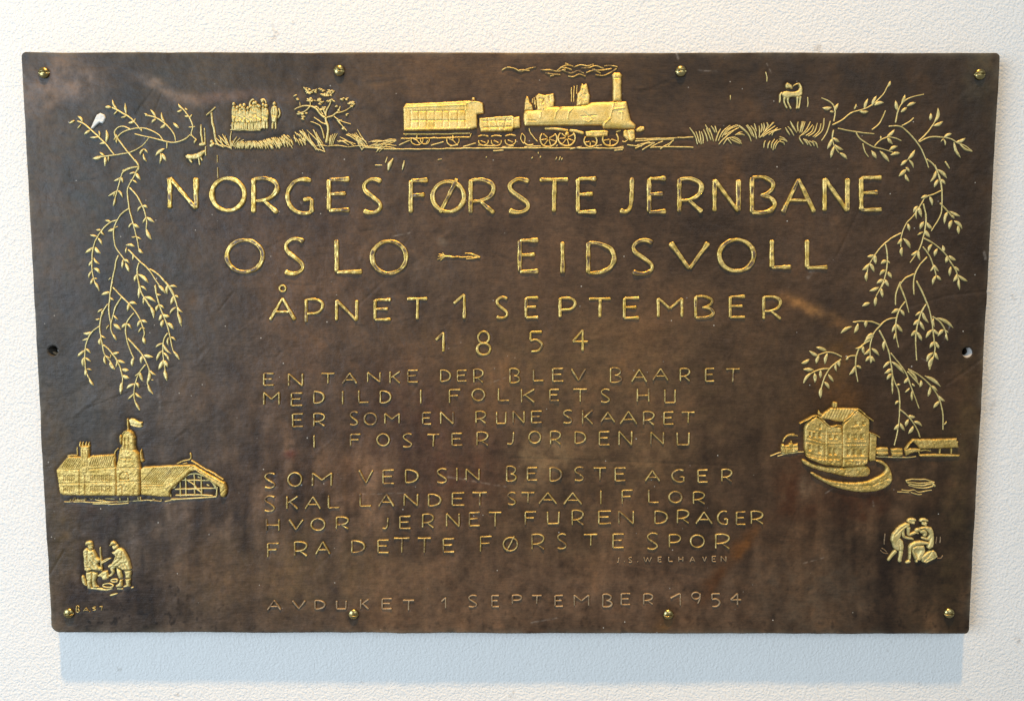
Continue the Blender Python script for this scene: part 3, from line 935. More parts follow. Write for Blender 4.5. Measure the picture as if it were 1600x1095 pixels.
train = part_empty('train_relief', plaque, None)
mb = MB()
gr = [(a, b, 0.9, 0.8) for x in (135, 175, 215, 255, 295, 325, 370, 408) for a, b in sg(z, x, 305, x, 382)]
gr += [(a, b, 0.7, 0.8) for a, b in sg(z, 135, 350, 410, 348) + sg(z, 150, 303, 400, 300)]
rd = [(a, b, 0.8, 0.9) for a, b in sg(z, 100, 285, 410, 272) + sg(z, 412, 292, 412, 265, 440, 256, 480, 260, 494, 275, 496, 312) + sg(z, 100, 396, 430, 390)]
relief(mb, z(97, 283, 110, 264, 250, 258, 420, 249, 470, 253, 495, 260, 498, 314, 466, 319, 466, 384, 440, 393, 300, 398, 100, 402), 3.4, 2.6, 0.9, gr, ridges=rd, tilt=(0, 0.012))
relief(mb, z(440, 246, 441, 234, 454, 234, 455, 247), 2.0, 1.5, 0.8)
stroke(mb, z(97, 416, 250, 416, 432, 412), 2.2, 1.2)
stroke(mb, z(85, 438, 250, 436, 430, 431), 2.2, 1.2)
stroke(mb, z(430, 432, 436, 412), 1.6, 1.0)
for cx, cy, r in ((165, 444, 30), (345, 446, 32), (205, 446, 22)):
    t = np.linspace(-0.25, math.pi + 0.25, 10)
    stroke(mb, z(*np.stack([cx + r * np.cos(t), cy + r * 0.9 * np.sin(t)], 1).ravel()), 1.8, 1.0)
for cx in (165, 345):
    stroke(mb, z(cx - 20, 440, cx, 448, cx + 18, 466), 1.5, 0.9)
    stroke(mb, z(cx, 420, cx, 446), 2.0, 1.0)
stroke(mb, z(110, 425, 115, 412), 1.6, 1.0)
mb.build('carriage', M_TRAIN, train)
mb = MB()
gr = [(a, b, 0.7, 0.9) for a, b in sg(z, 490, 352, 640, 350) + sg(z, 500, 385, 640, 380) + sg(z, 520, 340, 525, 395) + sg(z, 560, 345, 575, 395) + sg(z, 610, 345, 600, 390)]
rd = [(a, b, 0.8, 1.0) for a, b in sg(z, 480, 338, 645, 328, 645, 390)]
relief(mb, z(477, 338, 560, 330, 640, 325, 652, 332, 679, 328, 680, 385, 647, 388, 640, 402, 485, 406, 475, 370), 3.0, 2.4, 0.9, gr, ridges=rd, rough=0.6)
for cx, cy, r in ((497, 452, 24), (562, 452, 25), (632, 450, 27)):
    t = np.linspace(-0.3, math.pi + 0.3, 10)
    stroke(mb, z(*np.stack([cx + r * np.cos(t), cy + r * 0.85 * np.sin(t)], 1).ravel()), 2.0, 1.1)
    stroke(mb, z(cx - 14, cy - 4, cx, cy + 2, cx + 14, cy + 8), 1.7, 1.0)
    stroke(mb, z(cx - 27, cy - 24, cx, cy - 30, cx + 27, cy - 24), 2.2, 1.1)
stroke(mb, z(690, 412, 684, 440, 700, 462, 705, 430, 690, 412), 1.7, 1.0)
stroke(mb, z(725, 385, 735, 415, 768, 455), 1.8, 1.0)
stroke(mb, z(700, 455, 720, 470, 748, 466), 2.0, 1.0)
mb.build('tender', M_TRAIN, train)

loco = part_empty('locomotive', train, None)
mb = MB()
rd = [(a, b, 1.1, 0.9) for a, b in sg(z, 782, 335, 784, 310, 796, 288, 828, 277) + sg(z, 853, 338, 860, 310, 880, 286, 905, 280) + sg(z, 918, 340, 924, 308, 945, 288)
      + sg(z, 1093, 386, 1105, 362, 1128, 342, 1138, 300, 1146, 266, 1180, 257) + sg(z, 1146, 294, 1200, 288)]
rd += [(a, b, 0.8, 0.8) for a, b in sg(z, 1000, 350, 1020, 358, 1040, 345) + sg(z, 1172, 310, 1190, 308, 1187, 346) + sg(z, 704, 372, 1085, 366) + sg(z, 700, 322, 720, 300)]
gr = [(a, b, 0.6, 0.8) for a, b in sg(z, 985, 330, 1060, 325) + sg(z, 1000, 310, 1045, 345) + sg(z, 715, 350, 760, 352)]
relief(mb, z(698, 316, 704, 300, 780, 296, 792, 277, 880, 280, 960, 277, 1018, 270, 1036, 259, 1090, 256, 1150, 254, 1212, 254, 1222, 300, 1234, 348, 1258, 371, 1255, 388, 1190, 390, 1098, 388, 1088, 373, 900, 374, 704, 375, 697, 350), 4.4, 9.0, 0.9, gr, ridges=rd, rough=0.22)
mb.build('boiler', M_TRAIN, loco)
mb = MB()
relief(mb, z(766, 302, 762, 262, 758, 226, 774, 214, 800, 222, 848, 213, 852, 250, 850, 284, 792, 300), 3.2, 2.0, 0.9, [(a, b, 1.0, 0.9) for a, b in sg(z, 778, 240, 800, 245, 795, 262) + sg(z, 825, 230, 830, 255)], rough=0.5)
relief(mb, z(702, 300, 703, 270, 708, 240, 714, 226, 723, 234, 728, 258, 742, 272, 744, 297), 2.6, 2.0, 0.9, rough=0.9)
for p in ((742, 238, 741, 262), (750, 232, 752, 270), (758, 245, 757, 285)):
    stroke(mb, z(*p), 1.3, 0.8)
mb.build('cab', M_TRAIN, loco)
mb = MB()
relief(mb, z(962, 276, 963, 240, 967, 214, 980, 200, 983, 176, 990, 164, 998, 170, 1012, 164, 1018, 178, 1022, 205, 1030, 226, 1024, 272), 3.2, 2.4, 0.9, rough=1.2)
for p in ((938, 182, 936, 255), (951, 175, 949, 256), (966, 172, 962, 215)):
    stroke(mb, z(*p), 1.5, 0.8)
mb.build('steam_dome', M_TRAIN, loco)
mb = MB()
relief(mb, z(1143, 252, 1144, 190, 1143, 138, 1139, 122, 1150, 109, 1180, 109, 1191, 122, 1187, 138, 1186, 190, 1188, 252), 3.6, 5, 0.9, [(a, b, 0.7, 0.8) for a, b in sg(z, 1142, 138, 1188, 138)], rough=0.4)
mb.build('chimney', M_TRAIN, loco)
mb = MB()
stroke(mb, z(803, 388, 860, 390, 922, 398), [3.4, 4, 3.6], 1.6)
stroke(mb, z(926, 396, 960, 402, 1000, 413), [4, 5, 5], 1.7)
relief(mb, z(1006, 402, 1050, 398, 1100, 396, 1122, 402, 1118, 426, 1060, 432, 1010, 430), 2.8, 2.2, 0.9, rough=0.8)
relief(mb, z(1198, 397, 1252, 392, 1256, 440, 1242, 453, 1212, 442, 1195, 424), 2.6, 2.0, 0.9, [(a, b, 1.0, 0.9) for a, b in sg(z, 1215, 400, 1228, 440)], rough=1.0)
relief(mb, z(1258, 392, 1282, 376, 1300, 380, 1303, 394, 1285, 404, 1265, 405), 2.2, 2.0, 0.9, rough=0.8)
stroke(mb, z(905, 412, 925, 418), 6.5, 2.0)
stroke(mb, z(1190, 452, 1205, 455, 1222, 440), 1.8, 1.0)
stroke(mb, z(1160, 405, 1185, 398), 2.4, 1.2)
mb.build('running_gear', M_TRAIN, loco)
for cx, cy, r, sp in ((822, 440, 42, 7), (914, 436, 42, 7), (1033, 450, 32, 5), (1132, 440, 39, 5)):
    mb = MB()
    t = np.linspace(-0.75, math.pi + 0.75, 16)
    stroke(mb, z(*np.stack([cx + r * np.cos(t), cy + r * 0.93 * np.sin(t)], 1).ravel()), 2.6, 1.3)
    for k in range(sp):
        a = k * 2 * math.pi / sp + 0.35
        if math.sin(a) > -0.75:
            stroke(mb, z(cx + 5 * math.cos(a), cy + 5 * math.sin(a), cx + 0.9 * r * math.cos(a), cy + 0.85 * r * math.sin(a)), 1.8, 1.0)
    mb.build('wheel', M_TRAIN, loco)
mb = MB()
for p in ((0, 492, 200, 491, 420, 487, 700, 486, 1000, 486, 1200, 487), (-110, 481, -40, 486, 0, 490), (1258, 440, 1400, 437, 1548, 431), (1255, 451, 1330, 446, 1450, 440),
          (1330, 483, 1430, 479, 1548, 482), (-60, 455, 60, 450), (1215, 470, 1290, 478)):
    stroke(mb, z(*p), 2.0, 1.0, wear=0.3)
for p in ((-45, 478, 45, 450), (-80, 482, -30, 458), (75, 472, 130, 447), (205, 470, 220, 448), (235, 473, 300, 455), (395, 480, 460, 460), (470, 472, 560, 476), (590, 480, 650, 474),
          (785, 476, 700, 480), (930, 492, 990, 478), (1255, 488, 1310, 462), (1290, 495, 1355, 458), (1335, 480, 1395, 450), (1380, 490, 1450, 446), (1420, 478, 1440, 455),
          (1130, 490, 1200, 478), (1150, 498, 1195, 494), (1265, 470, 1330, 455), (1300, 462, 1350, 458), (1060, 478, 1090, 468), (860, 478, 870, 470), (545, 500, 600, 498), (330, 478, 372, 470)):
    stroke(mb, z(*p), 1.9, 0.9, wear=0.4)
for p in ((268, 546, 290, 542), (735, 538, 745, 530), (865, 530, 858, 545), (882, 528, 874, 546), (893, 535, 888, 546), (770, 505, 772, 516), (780, 535, 785, 525), (510, 535, 515, 528)):
    stroke(mb, z(*p), 1.7, 0.8, wear=0.5)
mb.build('railway_track', M_PALE, train)
mb = MB()
for p in ((590, 98, 615, 84, 650, 88, 685, 104, 715, 92, 762, 83), (670, 102, 690, 96, 730, 100), (780, 98, 830, 96, 870, 102, 910, 92), (805, 110, 850, 118, 885, 120), (830, 128, 852, 124),
          (860, 105, 900, 75, 930, 72, 950, 80), (895, 95, 935, 112, 970, 100, 1000, 112), (920, 125, 945, 130, 975, 118, 1010, 128), (950, 82, 985, 70, 1020, 76, 1050, 66), (985, 88, 1030, 84, 1060, 76, 1100, 88),
          (1010, 108, 1050, 100, 1085, 112), (1040, 94, 1090, 98, 1140, 88), (1055, 120, 1100, 122, 1135, 108, 1165, 88), (1100, 76, 1130, 74, 1170, 80), (905, 62, 925, 68), (880, 84, 910, 86, 940, 96)):
    stroke(mb, z(*p), 2.0, 0.9, wear=0.5)
mb.build('smoke', M_WORN, train)

# ------------------------------------------------------------------ crowd, tree, grass, fence and goat at the upper left
z = Z(280, 110, 4.706)
mb = MB()
FIG = [(428, 275, 440, 20), (466, 280, 440, 18), (530, 268, 440, 20), (563, 240, 440, 18), (592, 268, 436, 18), (618, 255, 430, 18), (402, 250, 440, 22), (450, 264, 438, 20), (478, 258, 440, 18), (505, 282, 442, 24), (548, 245, 440, 22), (580, 262, 440, 18), (612, 226, 300, 20), (638, 262, 432, 26), (700, 248, 435, 34), (425, 300, 440, 18)]
for x, y, ft, w in FIG:
    w *= 0.74
    relief(mb, z(*ell(x, y, 12, 14, 9).ravel()), 2.4, 1.6, 0.8, rough=0.6)
    if ft > 400:
        relief(mb, z(x - w * .7, y + 22, x, y + 14, x + w * .7, y + 22, x + w, y + 60, x + w * .8, y + 105, x + w * .7, ft - 50, x - w * .6, ft - 50, x - w * .9, y + 100, x - w, y + 60), 2.4, 1.8, 0.8,
               [(a, b, 0.9, 0.7) for a, b in sg(z, x - w * .3, y + 30, x - w * .4, y + 100) + sg(z, x + w * .4, y + 30, x + w * .3, y + 95) + sg(z, x - w * .6, y + 80, x + w * .6, y + 90)], rough=1.0)
        stroke(mb, z(x - w * .45, ft - 55, x - w * .5, ft), 2.8, 1.5)
        stroke(mb, z(x + w * .4, ft - 55, x + w * .45, ft), 2.8, 1.5)
stroke(mb, z(520, 280, 522, 240, 540, 216, 552, 222), 2.4, 1.4)
stroke(mb, z(600, 225, 612, 214, 630, 222, 640, 245), 2.2, 1.3)
stroke(mb, z(732, 280, 742, 320, 730, 355), 2.2, 1.3)
stroke(mb, z(375, 440, 480, 440, 600, 442), 1.8, 0.9)
mb.build('crowd_relief', M_PALE, plaque)

mb = MB()
for p, w in (((1082, 535, 1092, 480, 1094, 420, 1082, 375, 1076, 345), [5, 4.6, 4.4, 3.8]), ((1076, 350, 1040, 325, 1010, 288, 965, 264, 905, 264, 848, 290), [4, 3.2, 2.6, 2.2]),
             ((965, 266, 930, 300, 865, 325), [2.6, 2.4]), ((1085, 350, 1130, 335, 1170, 300, 1185, 265), [3.6, 2.6, 2]), ((1150, 318, 1210, 305, 1250, 280, 1290, 250), [2.6, 2.2, 2]),
             ((1078, 340, 1082, 300, 1105, 260, 1118, 225), [3.4, 3, 2.4]), ((1078, 330, 1060, 280), [3, 2]), ((1060, 330, 1020, 270), [2.4, 1.8]), ((1068, 505, 1045, 420, 1010, 395, 965, 380), [2.6, 2, 1.6]),
             ((1085, 400, 1040, 380, 992, 345), [2.6, 2]), ((1138, 340, 1190, 375, 1265, 397), [2, 1.6]), ((1160, 360, 1190, 400, 1235, 450), [2.2, 1.8]), ((965, 262, 962, 215), [2, 1.4]), ((890, 265, 885, 235), [1.8, 1.2])):
    stroke(mb, z(*p), np.array(w) * 0.82, 1.3)
CL = [(970, 155, 40, 20), (1090, 170, 48, 24), (1040, 145, 14, 10), (1115, 222, 28, 12), (960, 220, 22, 16), (1020, 222, 30, 14), (1045, 242, 16, 12), (860, 190, 16, 7), (868, 215, 10, 8), (930, 130, 14, 7),
      (1205, 208, 20, 14), (1240, 214, 16, 8), (1255, 240, 14, 10), (1285, 245, 16, 12), (890, 315, 30, 12), (912, 350, 9, 20), (940, 312, 12, 8), (1155, 270, 12, 8), (1065, 275, 12, 14), (1185, 300, 14, 8), (1235, 330, 7, 10),
      (1275, 270, 12, 8), (1180, 385, 14, 16), (1205, 425, 12, 12), (1012, 270, 10, 8), (1050, 290, 12, 8)]
for cx, cy, rx, ry in CL:
    for k in range(max(2, int(rx * ry / 42))):
        a = random.uniform(0, 6.28); q = math.sqrt(random.random())
        x, y = cx + rx * q * math.cos(a), cy + ry * q * math.sin(a)
        b = random.uniform(-0.6, 0.6); l = random.uniform(8, 16)
        stroke(mb, z(x - l * math.cos(b), y - l * math.sin(b), x, y, x + l * math.cos(b), y + l * math.sin(b)), [0.9, 2.4, 0.9], 1.1, jit=0.1)
mb.build('tree_relief', M_PALE, plaque)

mb = MB()
for i in range(185):
    t = random.random()
    x = 420 + 510 * t
    top = 525 - 20 * t if t < .35 else 520 - 85 * (t - .35) / .65
    y0 = random.uniform(top + 30, 582 - (10 if t > .8 else 0) * 2); l = random.uniform(30, 62)
    a = math.radians(random.uniform(18, 42)) if t > .25 else math.radians(random.uniform(-35, 5))
    y1_ = max(y0 - l * math.cos(a), top)
    stroke(mb, z(x + 18 * math.sin(a), y0, x + 4 * math.sin(a), (y0 + y1_) / 2, x - 24 * math.sin(a), y1_), [0.9, 1.6, 0.9], 0.9, jit=0.08, wear=0.25)
BL = [(265, 545, 380, 575), (380, 578, 345, 500), (378, 572, 330, 490), (372, 560, 318, 470), (360, 555, 290, 480), (340, 565, 272, 500), (388, 565, 392, 520), (392, 560, 425, 490), (398, 562, 450, 500),
      (402, 568, 478, 510), (385, 585, 384, 450), (300, 560, 280, 530), (330, 570, 260, 540), (440, 575, 490, 530), (320, 545, 300, 490), (350, 545, 338, 480)]
BL += [(1075, 600, 1030, 520), (1070, 585, 985, 435), (1055, 560, 990, 440), (1040, 540, 940, 440), (1000, 575, 905, 435), (985, 560, 900, 450), (1010, 590, 950, 470), (1030, 595, 960, 500), (1040, 575, 1010, 470),
       (1075, 602, 1000, 580), (980, 545, 920, 455), (1060, 545, 1005, 455), (1110, 555, 1130, 470), (1120, 555, 1148, 465), (1130, 550, 1165, 465), (1105, 545, 1115, 480)]
BL += [(1160, 520, 1300, 545), (1165, 530, 1240, 520), (1180, 515, 1250, 555), (1330, 545, 1290, 480), (1345, 555, 1285, 470), (1360, 560, 1290, 465), (1375, 560, 1300, 460), (1385, 550, 1310, 435), (1340, 590, 1390, 555),
       (1345, 585, 1310, 520), (1320, 530, 1230, 470), (1300, 510, 1225, 475), (1350, 530, 1240, 465), (1380, 530, 1270, 470), (1290, 560, 1180, 490), (1450, 605, 1500, 560), (1440, 572, 1560, 525), (1455, 590, 1520, 540),
       (1470, 600, 1600, 520), (1390, 530, 1500, 520), (1500, 522, 1600, 512), (1090, 560, 1240, 566), (1240, 566, 1450, 570), (1450, 570, 1600, 577), (1010, 555, 1090, 560), (1370, 565, 1600, 556)]
for x0, y0, x1, y1 in BL:
    mx, my = (x0 + x1) / 2 + (y1 - y0) * 0.06, (y0 + y1) / 2 - abs(x1 - x0) * 0.06
    stroke(mb, z(x0, y0, mx, my, x1, y1), [1.1, 1.8, 1.0], 0.9, jit=0.1, wear=0.2)
for p in ((1440, 698, 1495, 700), (1515, 682, 1532, 640)):
    stroke(mb, z(*p), 1.8, 0.9)
stroke(mb, z(1535, 738, 1550, 690, 1575, 650), [2, 7, 2], 1.5)
stroke(mb, z(1640, 735, 1650, 700, 1655, 665), [1.5, 3, 1.5], 1.2)
mb.build('meadow_relief', M_PALE, plaque)
mb = MB()
for p, w in (((238, 310, 243, 380, 258, 440, 268, 510, 285, 545), 3.0), ((200, 332, 235, 305, 268, 272), 2.2), ((160, 400, 162, 460, 172, 545), 2.6), ((186, 425, 188, 500, 192, 550), 2.0), ((145, 548, 190, 542), 5),
             ((195, 560, 196, 630), 1.6), ((225, 560, 255, 535), 5), ((232, 515, 245, 535), 4), ((280, 625, 283, 680), 1.0), ((285, 715, 286, 795), 1.0)):
    stroke(mb, z(*p), w, 1.0, wear=0.4)
mb.build('gate_relief', M_PALE, plaque)
mb = MB()
relief(mb, z(45, 632, 62, 618, 85, 622, 130, 612, 160, 596, 186, 588, 195, 602, 176, 622, 160, 645, 110, 655, 75, 655, 55, 648), 2.2, 1.8, 0.8, rough=0.9)
for p in ((72, 650, 95, 682), (88, 652, 80, 672), (142, 640, 152, 700), (158, 640, 170, 668)):
    stroke(mb, z(*p), 2.4, 1.2)
mb.build('goat_relief', M_PALE, plaque)

# ------------------------------------------------------------------ horse and grass at the upper right
z = Z(1060, 80, 5.475)
mb = MB()
relief(mb, z(880, 372, 892, 352, 925, 344, 960, 350, 1000, 350, 1024, 338, 1034, 312, 1028, 290, 1008, 292, 978, 304, 988, 288, 1015, 274, 1040, 278, 1056, 305, 1060, 345, 1058, 378, 1030, 398, 990, 394, 955, 398, 935, 410, 900, 402), 2.6, 2.4, 0.8, rough=0.5)
stroke(mb, z(888, 356, 872, 375, 868, 410, 864, 446), [3, 3, 2], 1.4)
for p in ((906, 395, 904, 435, 916, 465, 930, 492), (938, 395, 936, 440, 950, 468, 966, 496), (1020, 392, 1016, 440, 1012, 496), (1042, 388, 1038, 440, 1030, 495)):
    stroke(mb, z(*p), [4.2, 2.6, 2.2, 2.8], 1.5)
relief(mb, z(916, 290, 930, 270, 950, 280, 968, 292, 978, 322, 966, 328, 950, 318, 925, 320, 915, 305), 2.0, 1.8, 0.8, rough=0.8)
mb.build('horse_relief', M_PALE, plaque)
mb = MB()
GB = [(165, 800, 140, 720, 95, 655), (180, 790, 165, 730, 150, 690), (195, 800, 190, 740, 178, 685), (210, 795, 212, 740, 195, 690), (250, 775, 238, 720, 215, 670), (280, 765, 260, 710, 240, 660), (300, 775, 285, 720, 265, 660), (290, 720, 255, 670, 230, 630),
      (315, 700, 300, 670, 280, 640), (330, 700, 322, 670, 312, 640), (320, 775, 335, 720, 362, 665), (340, 770, 380, 690, 445, 635), (370, 740, 420, 670, 500, 630), (390, 720, 440, 670, 510, 640), (345, 800, 400, 740, 500, 660), (385, 800, 420, 750, 480, 735),
      (395, 720, 450, 690, 520, 655), (455, 795, 430, 760, 410, 745), (485, 720, 520, 700, 550, 692), (500, 715, 540, 712, 570, 722), (545, 795, 500, 760, 450, 738), (530, 795, 480, 770, 440, 750), (540, 775, 500, 745, 470, 735),
      (625, 775, 590, 700, 500, 632), (615, 740, 570, 680, 520, 635), (635, 730, 610, 680, 580, 635), (650, 740, 625, 680, 590, 630), (670, 755, 655, 690, 620, 640), (670, 690, 660, 655, 650, 620), (690, 740, 695, 690, 690, 640),
      (695, 745, 740, 690, 820, 610), (700, 740, 760, 690, 830, 640), (720, 735, 790, 690, 880, 668), (705, 700, 715, 660, 710, 620), (725, 690, 735, 650, 730, 615), (740, 680, 765, 640, 755, 612), (760, 670, 790, 635, 810, 610), (770, 720, 820, 680, 850, 655),
      (800, 725, 815, 690, 870, 670), (730, 830, 735, 790, 745, 765), (765, 835, 768, 800, 785, 768), (795, 835, 800, 790, 825, 752), (810, 850, 820, 800, 850, 760), (825, 840, 845, 790, 880, 765), (860, 755, 900, 760, 935, 775), (870, 775, 900, 785, 908, 805), (865, 735, 900, 745, 930, 772)]
GB += [(955, 720, 935, 690, 915, 655), (990, 725, 965, 680, 935, 645), (1015, 700, 985, 650, 955, 600), (1025, 690, 1020, 640, 1025, 605), (1040, 700, 1050, 650, 1060, 600), (1055, 700, 1070, 650, 1085, 605), (1035, 735, 1090, 680, 1130, 605), (1060, 720, 1110, 680, 1150, 630),
       (1090, 725, 1140, 690, 1160, 640), (1110, 730, 1165, 690, 1190, 615), (1150, 735, 1200, 690, 1220, 620), (1165, 740, 1230, 680, 1247, 575), (1045, 690, 1060, 640, 1075, 600), (1005, 690, 975, 640, 960, 610), (1035, 740, 1050, 770, 1070, 800), (1070, 750, 1095, 780, 1110, 805),
       (1085, 755, 1110, 775, 1140, 815), (1120, 770, 1150, 785, 1165, 815), (1145, 770, 1175, 785, 1193, 830)]
for g in GB:
    stroke(mb, z(*g), [1.4, 2.1, 1.2], 1.0, jit=0.1)
for p in ((1105, 395, 1108, 440, 1104, 482), (745, 180, 756, 225, 758, 265), (443, 378, 445, 420)):
    stroke(mb, z(*p), 1.6, 0.8, wear=0.5)
mb.build('meadow_relief', M_PALE, plaque)

# ------------------------------------------------------------------ willow branches
def willow(sets, name):
    tw, lv = MB(), MB()
    for zz, stems, leaves, ymin, ymax in sets:
        for s in stems:
            s = [float(t) for t in s.split(',')]
            stroke(tw, zz(*s), [2.4, 2.1, 1.7], 1.15, jit=0.12, moat=False)
        for l in leaves.split():
            big = l.endswith('*')
            a = [float(t) for t in l.rstrip('*').split(',')]
            p = zz(*a)
            if not (ymin <= p[0][1] < ymax):
                continue
            d = p[1] - p[0]
            ln = np.linalg.norm(d)
            nrm = np.array([-d[1], d[0]]) / max(ln, 1e-6)
            w = min(max(ln * 0.32, 2.0), 3.7) * (1.45 if big else 1.0)
            bend = random.uniform(-0.12, 0.12) * ln
            stroke(lv, [p[0], p[0] + d * 0.5 + nrm * bend, p[1]], [0.9, w * 0.85, w, w * 0.75, 0.5], 1.25 if ln > 5 else 1.0, caps=False, jit=0.05, step=0.9, wear=0.12, moat=False)
    w = part_empty(name, plaque, None)
    tw.build('twigs', M_PALE, w)
    lv.build('leaves', M_PALE, w)


LA = (Z(0, 50, 4.978), [
    '600,695,650,715,700,755,770,820,830,880,895,965', '870,588,930,620,1000,660,1050,705,1100,770', '1130,650,1190,660,1250,690,1300,730,1350,790,1367,850',
    '1480,800,1440,835,1370,860,1300,855,1200,830,1045,795', '905,830,893,780,920,745,970,738,1015,760', '915,820,950,785,1020,758,1110,750,1180,770,1240,805,1270,845',
    '740,980,830,968,920,955,1020,935,1100,890,1140,850,1160,820', '900,800,930,850,990,930,1040,990,1080,1050,1062,1095', '960,1085,1000,1060,1070,1050', '1390,570,1440,620,1480,680,1500,740,1490,800,1530,840', '1300,860,1298,910'],
    '580,690,537,712* 645,705,603,655 630,720,600,752 705,765,655,798* 770,820,700,822 775,818,768,770 828,870,775,872 825,860,825,765* 865,590,817,585* 912,605,875,530 915,615,885,645 985,650,973,555 985,655,940,668 1050,700,998,710* 1050,700,1055,675 1155,660,1120,635 1215,670,1170,605 1215,680,1180,710* 1285,710,1255,628 1290,715,1245,750* 1390,750,1345,708* 1410,600,1388,560 1415,610,1375,622* 1460,610,1438,593* 1475,660,1435,655* 1480,668,1495,645* 1500,740,1465,740 1500,740,1520,735 1490,800,1485,815 1530,838,1510,870* 800,965,720,985* 815,965,775,935 815,970,815,1045* 845,965,845,1010 1120,910,1090,960 1120,910,1152,945 1115,950,1140,1010 1280,910,1210,965* 1250,945,1243,1028 1260,945,1292,1005* 910,830,912,870 905,810,885,845 1100,755,1105,780', 0, 9999)
LB = (Z(100, 250, 4.76), [
    '525,0,555,45,530,110,485,190,472,240,485,360,505,440,525,520,545,600,555,660,565,680', '550,52,490,65,445,90,425,130,405,200,385,270,368,320', '487,205,540,265,580,335,605,400,615,470,612,530,645,590',
    '485,360,430,400,395,450,372,510,370,580,385,650,430,715,460,760', '395,450,345,465,285,520,240,590,215,670,208,770,215,860,245,950', '405,710,385,760,380,800,365,870,350,950,340,1060',
    '475,665,560,750,630,815,680,890,720,950', '635,810,700,850,760,920,800,980,840,1080', '560,765,545,820,560,940,595,1020,640,1095', '680,930,690,1000,710,1085'],
    '435,90,447,72 425,130,370,158 430,130,440,172 395,230,328,270 400,225,435,282 385,245,372,275 380,280,365,345 530,95,487,105 530,95,570,150* 510,150,490,155 510,150,545,175 585,340,547,385 585,340,622,358* 612,425,585,470 615,425,673,465* 610,510,650,593* 510,470,480,505 515,475,560,505* 535,570,500,575 540,570,575,592 555,660,590,695* 350,462,303,448 275,525,238,522* 275,525,298,560 245,570,192,558 250,580,283,632 215,650,157,692* 230,648,275,697* 220,730,263,775 205,750,183,790* 220,805,268,845* 205,825,183,880 220,880,248,885 213,880,195,925* 225,910,262,977 375,515,325,532* 380,505,402,495 440,740,432,808 445,740,488,770 455,765,485,833* 525,645,457,635* 465,650,460,695 513,700,510,748 545,850,525,905* 550,850,628,915* 350,875,330,895', 0, 442)
LC = (Z(100, 440, 4.977), [
    '375,0,355,140,350,240,365,330,370,390,408,455', '378,45,450,118,520,190,580,270,610,340,625,400,618,440,632,485', '450,120,405,190,380,270,368,330', '340,175,300,240,283,310,280,380,295,470,310,550,325,580,360,620,395,685',
    '275,348,220,390,180,460,163,540,165,640,180,720,230,808', '305,490,360,540,410,610,440,680,455,760,440,870', '545,245,500,300,480,370,487,440,510,520,545,600', '495,440,560,510,610,570,640,630,665,700,650,790,693,875',
    '635,645,585,710,555,790,545,870,555,940,590,1000', '580,0,605,90,650,160,685,215,700,285', '708,30,725,120,755,220,800,330,825,430,850,540,898,605', '805,400,775,460,770,550,780,640,800,770', '790,0,845,80,880,190,890,260,912,345'],
    '355,85,290,103* 360,125,388,148* 300,215,262,242 300,225,300,265* 278,290,243,293* 290,418,325,440 283,440,283,495* 215,395,150,402* 195,440,140,458 160,535,105,583* 170,520,207,558 155,590,148,660* 165,590,210,622 165,680,165,735* 175,680,215,690 195,760,232,808 350,340,330,372 385,330,443,375* 385,260,422,297 380,410,408,455 505,165,568,177* 500,170,492,230* 595,300,570,352* 600,298,648,318* 605,355,578,397 610,355,633,367 615,430,632,487* 490,325,450,360* 490,325,525,367 545,590,530,660* 375,560,428,552* 365,565,360,595 315,575,328,645 325,575,360,595 355,625,395,685* 410,615,402,668 415,610,475,632* 450,680,505,690* 455,725,508,750* 445,785,440,875* 610,575,600,638* 620,570,693,587* 670,690,715,725 665,700,650,790* 680,765,698,765 655,800,695,875 585,705,550,733 590,705,615,778* 550,795,485,832* 560,785,582,828* 550,865,495,915 555,865,605,905 555,935,590,1000 585,35,580,130* 595,35,643,70 620,120,618,180 625,118,713,158* 670,190,700,288* 735,30,790,93* 805,25,803,98* 815,40,878,42 850,110,830,180* 860,108,892,128* 870,200,822,255 880,195,922,240 880,240,913,350* 720,95,755,105* 735,180,718,232* 740,180,780,210 755,255,738,305* 765,255,820,273* 770,300,762,358* 800,320,853,372* 810,435,812,498 830,430,867,460 850,540,900,607 765,480,712,512 770,480,835,563 765,535,720,615* 770,550,820,617 770,610,735,685* 775,610,808,665* 780,690,803,772*', 442, 9999)
willow([LA, LB, LC], 'willow_relief')
